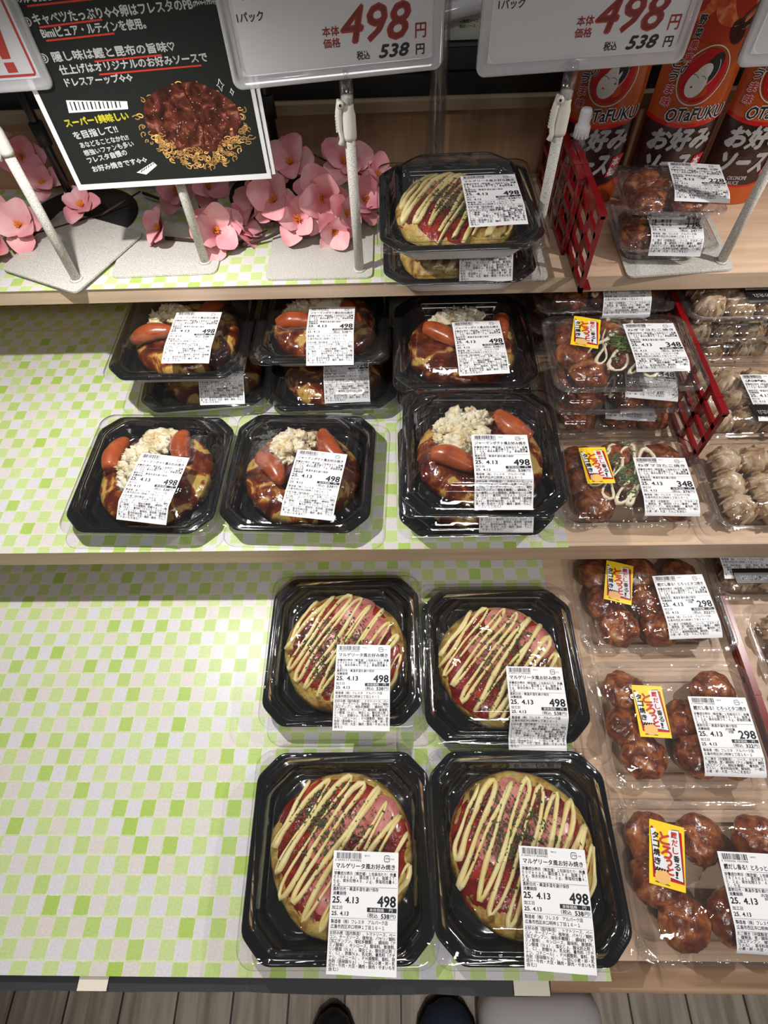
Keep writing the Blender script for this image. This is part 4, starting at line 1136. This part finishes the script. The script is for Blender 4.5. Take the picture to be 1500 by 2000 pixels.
t = root('spout_pouch', 'small clear pouch with a white screw cap beside the leftmost sauce pouch', 'pouch', (.243, .815, .2655))
mb = MB(); mb.loft([[(x, y, z) for x, y, _ in rr_loop(a, b, min(a, b) * .8, 0, 5)] for a, b, z in ((.015, .007, .0), (.017, .009, .03), (.016, .009, .08), (.011, .008, .108), (.006, .006, .118), (.005, .005, .124))], 0, True, True); mb.build('pouch_body', 'tub_clear', t)
mb = MB(); mb.lathe([(0, .120), (.0092, .120), (.0092, .134), (.0075, .136), (.0075, .150), (.0062, .153), (0, .153)], 20)
for i in range(12): mb.box((.0093 * cos(i * pi / 6), .0093 * sin(i * pi / 6), .127), (.0012, .0012, .012))
mb.build('cap', 'pouch_cap', t)

# ------------------------------------------------------------------ artificial blossom
PET = []
def petal_mesh(k):
    mb = MB(); nu, nv = 8, 10; vs = []; L, Wd = .043, .0185
    for side in (0, 1):
        for j in range(nv + 1):
            t_ = j / nv; w = Wd * (sin(pi * min(t_ * .88 + .06, 1)) ** .75) * (1.1 if t_ > .5 else 1)
            for i in range(nu + 1):
                s_ = (i / nu) * 2 - 1
                x = L * t_; y = w * s_; z = .0040 * sin(t_ * 2.4) * (1.2 + .3 * k) + .0045 * s_ * s_ * (1 - .6 * t_) - .004 * t_ ** 3 * k + .0012 * nz(x, y, k, 60)
                vs.append((x, y, z - .0007 * side))
    n = (nu + 1) * (nv + 1)
    fs = [(j * (nu + 1) + i, j * (nu + 1) + i + 1, (j + 1) * (nu + 1) + i + 1, (j + 1) * (nu + 1) + i) for j in range(nv) for i in range(nu)]
    mb.add(vs, fs + [tuple(q + n for q in f_[::-1]) for f_ in fs])
    return mb
for k in range(3): PET.append(petal_mesh(k))
def blossom(parent, p, face, size, seed, openness=1.0):
    """six cupped petals round a head that faces along `face`"""
    rng = random.Random(seed); mb = MB()
    q = Vector(face).to_track_quat('Z', 'Y').to_matrix()
    for i in range(6):
        src = PET[(i + seed) % 3]; a = i * pi / 3 + rng.uniform(-.25, .25); up = rng.uniform(.05, .45) / openness + (.45 if i % 2 else 0)
        m = q @ Matrix.Rotation(a, 3, 'Z') @ Matrix.Rotation(-up, 3, 'Y') @ Matrix.Scale(size * rng.uniform(.78, 1.05), 3)
        mb.add([m @ Vector(v) for v in src.v], src.f)
    b = mb.build('blossom', 'petal', parent, p)
    st = MB()
    for i in range(16):
        a = rng.uniform(0, 6.3); s_ = rng.uniform(.1, .45)
        e = q @ Vector((s_ * cos(a) * .014, s_ * sin(a) * .014, .013 * size)); st.tube([(0, 0, 0), e], [.0011, .0006], 5)
    st.build('stamens', 'stamen', b)
    return b
def spray(label, items, twigs, seed):
    t = root('blossom_branch', label, 'artificial flowers', (0, 0, 0), 0, 'pink artificial blossom branches')
    mb = MB()
    for tw in twigs: mb.tube(tw, [.0026] + [.0022] * (len(tw) - 2) + [.0012], 7)
    mb.build('twig', 'twig', t)
    for i, (p, fc, sz) in enumerate(items): blossom(t, p, fc, sz, seed + i)
V = lambda *a: a
spray('pink blossom branch at the far left behind the tilted grey plate', [(V(-.552, .80, .296), V(.3, -.6, .7), .95), (V(-.600, .830, .305), V(-.2, -.5, .8), 1.0), (V(-.560, .905, .345), V(.3, -.9, .2), .95), (V(-.482, .862, .288), V(.1, -.4, .9), .8), (V(-.575, .775, .29), V(-.4, -.6, .5), .8), (V(-.535, .885, .312), V(.2, -.5, .8), .8)],
      [[(-.60, .83, .275), (-.57, .81, .272), (-.53, .83, .272), (-.46, .87, .272), (-.40, .90, .29)], [(-.575, .90, .272), (-.565, .91, .31), (-.567, .915, .36), (-.60, .92, .40)]], 10)
spray('pink blossom branch below the black poster, an open flower showing orange stamens', [(V(-.262, .782, .290), V(.45, -.7, .55), 1.05), (V(-.345, .800, .286), V(-.5, -.4, .6), .85), (V(-.330, .880, .298), V(-.3, -.8, .5), .95), (V(-.285, .875, .305), V(.5, -.5, .6), .9), (V(-.236, .800, .282), V(.7, -.1, .5), .85)],
      [[(-.41, .93, .272), (-.36, .90, .272), (-.33, .875, .278)], [(-.345, .80, .272), (-.29, .79, .272), (-.235, .78, .272), (-.19, .80, .280)], [(-.30, .86, .275), (-.298, .862, .31), (-.302, .868, .345)]], 20)
spray('large cluster of pink blossom around the tall rod in the middle of the top shelf', [(V(-.172, .812, .315), V(-.2, -.7, .7), 1.05), (V(-.140, .792, .298), V(.0, -.6, .5), 1.0), (V(-.105, .818, .315), V(.1, -.9, .35), 1.1), (V(-.150, .868, .338), V(-.2, -.6, .8), 1.0), (V(-.075, .872, .335), V(.1, -.6, .8), 1.05), (V(-.050, .838, .300), V(.6, -.5, .5), .95), (V(-.205, .835, .296), V(-.6, -.4, .6), .95), (V(-.090, .786, .285), V(.2, -.8, .2), .8), (V(-.012, .815, .290), V(.7, -.3, .5), .55), (V(-.180, .880, .318), V(-.5, -.5, .5), .8), (V(-.118, .855, .300), V(.0, -.5, .9), .85), (V(-.075, .800, .300), V(.6, -.6, .4), .8), (V(-.030, .868, .318), V(.5, -.4, .7), .8)],
      [[(-.23, .775, .272), (-.19, .79, .274), (-.14, .81, .285), (-.10, .83, .295), (-.06, .84, .285), (-.01, .82, .285)], [(-.13, .84, .28), (-.14, .87, .31), (-.12, .89, .34), (-.09, .88, .33)], [(-.06, .84, .28), (-.02, .86, .30), (.02, .89, .315)]], 30)

# ------------------------------------------------------------------ tomato and cheese okonomiyaki packs
ZL = .0554
margherita('tomato and cheese okonomiyaki pack, back left of the four on the lowest shelf', (-.076, .254, .0003), .2, 1, 57, (-.006, -.007, ZL, -1, .063, 13), None, [(.012, .045, .5), (-.002, -.006, -.9), (.03, .018, .5)], [(-.030, -.018), (-.022, .0), (-.01, -.02), (.016, .012), (-.004, -.034)])
margherita('tomato and cheese okonomiyaki pack beside the takoyaki, label folded over its front', (.128, .234, .0003), .1, 2, 52, (.0, -.016, ZL, -1.5, .055, 52, .008, .088, 12), None, [(-.016, .008, -.8), (.046, .022, .6), (.01, .05, .3)], [(.012, .026), (-.012, -.004), (-.012, -.03), (.03, .006)])
margherita('tomato and cheese okonomiyaki pack at front left, a bright glint on its lid', (-.070, .024, .0003), .5, 3, 55, (-.004, -.001, ZL, -2.2, .064, 10), None, [(-.01, .012, .9), (.034, .03, .4), (-.004, -.03, .8)], [(-.03, .04), (-.012, .03), (-.01, .012), (.02, .016), (-.036, .03)])
margherita('tomato and cheese okonomiyaki pack at front right, touching the wooden shelf edge', (.130, .025, .0003), .1, 4, 64, (-.010, .003, ZL, -3.4, .066, 9), None, [(-.010, .040, 1.2), (-.024, .01, .7), (.024, .012, .2)], [(-.03, .034), (-.02, .018), (-.012, .006), (.012, .024), (.004, -.002)])
margherita('lower tomato and cheese okonomiyaki pack of the two stacked on the top shelf', (.082, .741, .2686), .6, 5, 60, (-.002, -.008, ZL, -.5, .060, 45))
margherita('upper tomato and cheese okonomiyaki pack of the two stacked on the top shelf', (.079, .727, .3248), .8, 6, 62, (.002, .008, ZL, 1.5, .070, 8), (radians(.6), 0), [(-.02, .03, .8), (.0, .0, .3), (.03, .04, .1)], [(.0, -.02), (-.02, .0), (.01, -.03)])

# ------------------------------------------------------------------ sausage and potato okonomiyaki packs
GZ, GU = .1013, .1575
german('sausage and potato okonomiyaki pack, frontmost left on the checkered liner', (-.342, .473, GZ), -1.7, 11, (-.008, .009, ZL, -6.5, .078, 30), [(-.052, .024, 84), (.040, .036, 100)], [(.0, .044, .026, .024, 30), (-.022, .002, .020, .038, 0)])
german('sausage and potato okonomiyaki pack, right beside the frontmost left pack', (-.136, .472, GZ), -2.3, 12, (-.001, .012, ZL, -6, .083, 20), [(-.038, -.014, -52), (.040, .036, 118)], [(-.014, .034, .028, .030, 50)])
german('lower sausage and potato pack, only its rim showing under the front right stack', (.099, .463, GZ), .3, 13, (.002, -.004, ZL, -1, .060, 42), [(-.03, -.02, -30), (.03, .02, 60)], [(-.01, .03, .02, .02, 0)])
german('upper sausage and potato pack of the front right stack, large potato heap', (.104, .456, GU), -1.5, 14, (-.015, .0, ZL, .5, .064, 38, .006, .098, 20), [(-.036, -.030, -28), (.042, .032, 130)], [(-.022, .032, .038, .026, 25), (-.018, .0, .026, .020, 0)])
german('lower sausage and potato pack of the back left pair, turned slightly', (-.300, .690, GZ), 4.9, 15, (.0, -.002, ZL, -4, .060, 40), [(-.03, -.02, -30), (.03, .02, 60)], [(-.01, .03, .02, .02, 0)])
german('upper sausage and potato pack of the back left pair, by the empty liner', (-.322, .695, GU), -.1, 16, (-.006, .010, ZL, -2, .075, 14), [(-.040, -.022, 8), (.04, .03, 70)], [(-.026, .026, .030, .022, 20)])
german('lower sausage and potato pack of the back middle pair, brown sauce on its edge', (-.103, .683, GZ), .8, 17, (-.010, .004, ZL, 1, .060, 42), [(-.03, .02, -30), (.03, .02, 60)], [(-.01, .03, .02, .02, 0)])
german('upper sausage and potato pack of the back middle pair, one sausage lying across', (-.113, .722, GU), -.9, 18, (-.017, -.014, ZL, .5, .052, 30), [(-.036, -.030, -8), (.046, -.006, 110)], [(-.036, .002, .018, .012, 0), (.0, .016, .03, .02, 0)])
german('lower sausage and potato pack mostly hidden behind the front right stack', (.100, .668, GZ), -1, 19, (.0, .0, ZL, 0, .060, 40), [(-.03, .0, -30)], [(-.01, .03, .02, .02, 0)])
german('upper sausage and potato pack of the back right pair, sausage slanting to its label', (.096, .664, GU), -.2, 20, (-.018, .003, ZL, 2.5, .073, 10), [(-.034, -.008, -42), (.060, .016, 75)], [(-.010, .036, .036, .018, 5)])

# ------------------------------------------------------------------ takoyaki packs
TZ = .0437
takoyaki('takoyaki pack with 298 label tucked under the middle shelf edge', (.337, .318, .0), 0, 1, 'tako298', (.005, .027, TZ, 2, 0.067, 18, .012, 0.083, 62), (-.051, .052, TZ, -15.5), group='takoyaki packs priced 298')
takoyaki('takoyaki pack with 298 label, middle of the three on the lowest shelf', (.334, .158, .0), 0, 2, 'tako298', (.010, .026, TZ, -1.4, 0.066, 18, .012, 0.082, 62), (-.054, .040, TZ, -3), group='takoyaki packs priced 298', skip=(1,))
takoyaki('takoyaki pack with 298 label nearest the wooden front edge', (.331, .0, .0), 0, 3, 'tako298', (-.002, .024, TZ, -2.5, 0.064, 18, .012, 0.080, 62), (-.065, .054, TZ, -14), group='takoyaki packs priced 298', skip=(4,))
tz = .1005
takoyaki('takoyaki pack with 348 label and mayonnaise alone at the front of the middle shelf', (.306, .447, tz), 0, 4, 'tako348', (.006, .024, TZ, -1.5, .064, 18, .012, .081, 55), (-.063, .042, TZ, 1), True, group='takoyaki packs priced 348', skip=(6,))
takoyaki('bottom takoyaki pack of the stack of three, clear edge showing', (.312, .603, tz), 0, 5, 'tako348', (-.010, .030, TZ, -6, .070, 20, .012, .086, 62), None, True, group='takoyaki packs priced 348')
takoyaki('second takoyaki pack of the stack of three, label bottom peeping out', (.308, .602, tz + .0432), 0, 6, 'tako348', (.012, .030, TZ, -9, .070, 20, .012, .086, 62), None, True, group='takoyaki packs priced 348')
takoyaki('topmost takoyaki pack of the stack of three with sticker and green onion', (.304, .600, tz + .0864), 0, 7, 'tako348', (.003, .034, TZ, 0, .074, 22), (-.059, .053, TZ, -15), True, group='takoyaki packs priced 348', skip=(6, 7))
takoyaki('takoyaki pack with 348 label in the shadow under the top shelf', (.302, .757, tz + .0864), 0, 8, 'tako348', (-.006, .002, TZ, 0, .044, 18, .012, .060, 50), (-.064, .006, TZ, 0), True, group='takoyaki packs priced 348')
takoyaki('takoyaki pack in shadow, bottom of the back stack on the middle shelf', (.300, .768, tz), 0, 9, 'tako348', (-.02, .036, TZ, 0, .070, 40), None, False, group='takoyaki packs priced 348')
takoyaki('takoyaki pack in shadow, second of the back stack on the middle shelf', (.300, .766, tz + .0432), 0, 10, 'tako348', (-.02, .036, TZ, 0, .070, 40), None, False, group='takoyaki packs priced 348')
takoyaki('lower small takoyaki pack, standing on the grey sign plate', (.366, .762, .2685), -2, 11, 'tako228', (-.022, .020, .0390, -2, .052, 18, .010, .064, 60), None, False, True, 'small takoyaki packs priced 228')
takoyaki('upper small takoyaki pack with 228 label in front of the sauce pouches', (.366, .782, .3072), -3, 12, 'tako228', (.005, .042, .0390, -5, .072, 18, .010, .084, 60), None, False, True, 'small takoyaki packs priced 228')

# ------------------------------------------------------------------ dumpling packs at the right
SZ = .0437
shumai('dumpling pack cut off by the frame at the front of the middle shelf', (.503, .440, tz), 0, 1)
shumai('dumpling pack with sauce sachet behind the front one on the middle shelf', (.518, .592, tz), 0, 2, (-.016, .030, SZ, -1, .080, 20), (-.022, -.030, .06, .022))
shumai('lower dumpling pack at the back of the middle shelf, yellow mustard sachet', (.520, .748, tz), 0, 3, (-.02, .030, SZ, 1, .066, 62), (-.026, -.036, .05, .018), (.03, -.046))
shumai('middle dumpling pack of the back stack on the middle shelf', (.516, .742, tz + .0432), 0, 4, (-.03, .034, SZ, 0, .070, 62), (-.034, -.04, .06, .018))
shumai('topmost dumpling pack of the back stack, half in the top shelf shadow', (.512, .736, tz + .0864), 1, 5, (-.018, .034, SZ, 0, .074, 62), (-.020, -.036, .075, .020))
shumai('dumpling pack beside the red divider on the lowest shelf, cut off by the frame', (.556, .236, .0), 0, 6)
shumai('dumpling pack tucked under the middle shelf edge, its label hanging down', (.532, .390, .0), 0, 8, (-.090, .040, SZ, -1, .074, 20, .012, .090, 60), (-.08, -.035, .06, .022), (.0, -.046))

# ------------------------------------------------------------------ on the floor in front
def shoe(label, x, y, mat, w=.048):
    t = root('shoe', label, 'shoe', (x, y, -.70), 0)
    prof = [(0, .2, .25), (.012, .62, .55), (.035, .88, .75), (.07, 1, .95), (.12, 1, 1.25), (.17, .86, 1.6), (.23, .78, 1.9), (.27, .72, 1.9), (.285, .5, 1.7)]
    mb = MB(); mb.loft([[(w * a * cos(q), -d, .030 + .034 * h * sin(q) if sin(q) > 0 else .030 + .02 * sin(q)) for q in np.linspace(0, 2 * pi, 20, endpoint=False)] for d, a, h in prof], 0, True, True); mb.build('upper', mat, t)
    mb = MB(); mb.loft([[(w * 1.06 * a * cos(q), -d + .004, z) for d, a, h in [p] for q in np.linspace(0, 2 * pi, 20, endpoint=False) for z in [.002 + .012 * (sin(q) > 0)]] for p in prof], 0, True, True); mb.build('sole', 'matte_black', t)
shoe('toe of a black shoe on the planks at the bottom of the picture', -.138, -.212, 'matte_black', .044)
shoe('toe of a navy cloth shoe beside the white bag on the planks', .076, -.196, 'navy_cloth', .058)
mb = MB(); loops = []
for j in range(13):
    z = -.699 + .075 * sin(j / 12 * pi / 2)
    loops.append([(.247 + x * (1 + .10 * nz(x, z, 3, 9)), -.285 + y * (1 + .12 * nz(y, z, 6, 12)), z) for x, y, _ in rr_loop(.114 - .045 * (j / 12) ** 3, .105 - .045 * (j / 12) ** 3, .04, 0)])
mb.loft(loops, 0, True, True)
tag(mb.build('shopping_bag', 'white_bag'), 'crumpled white bag on the floor below the front edge', 'bag')
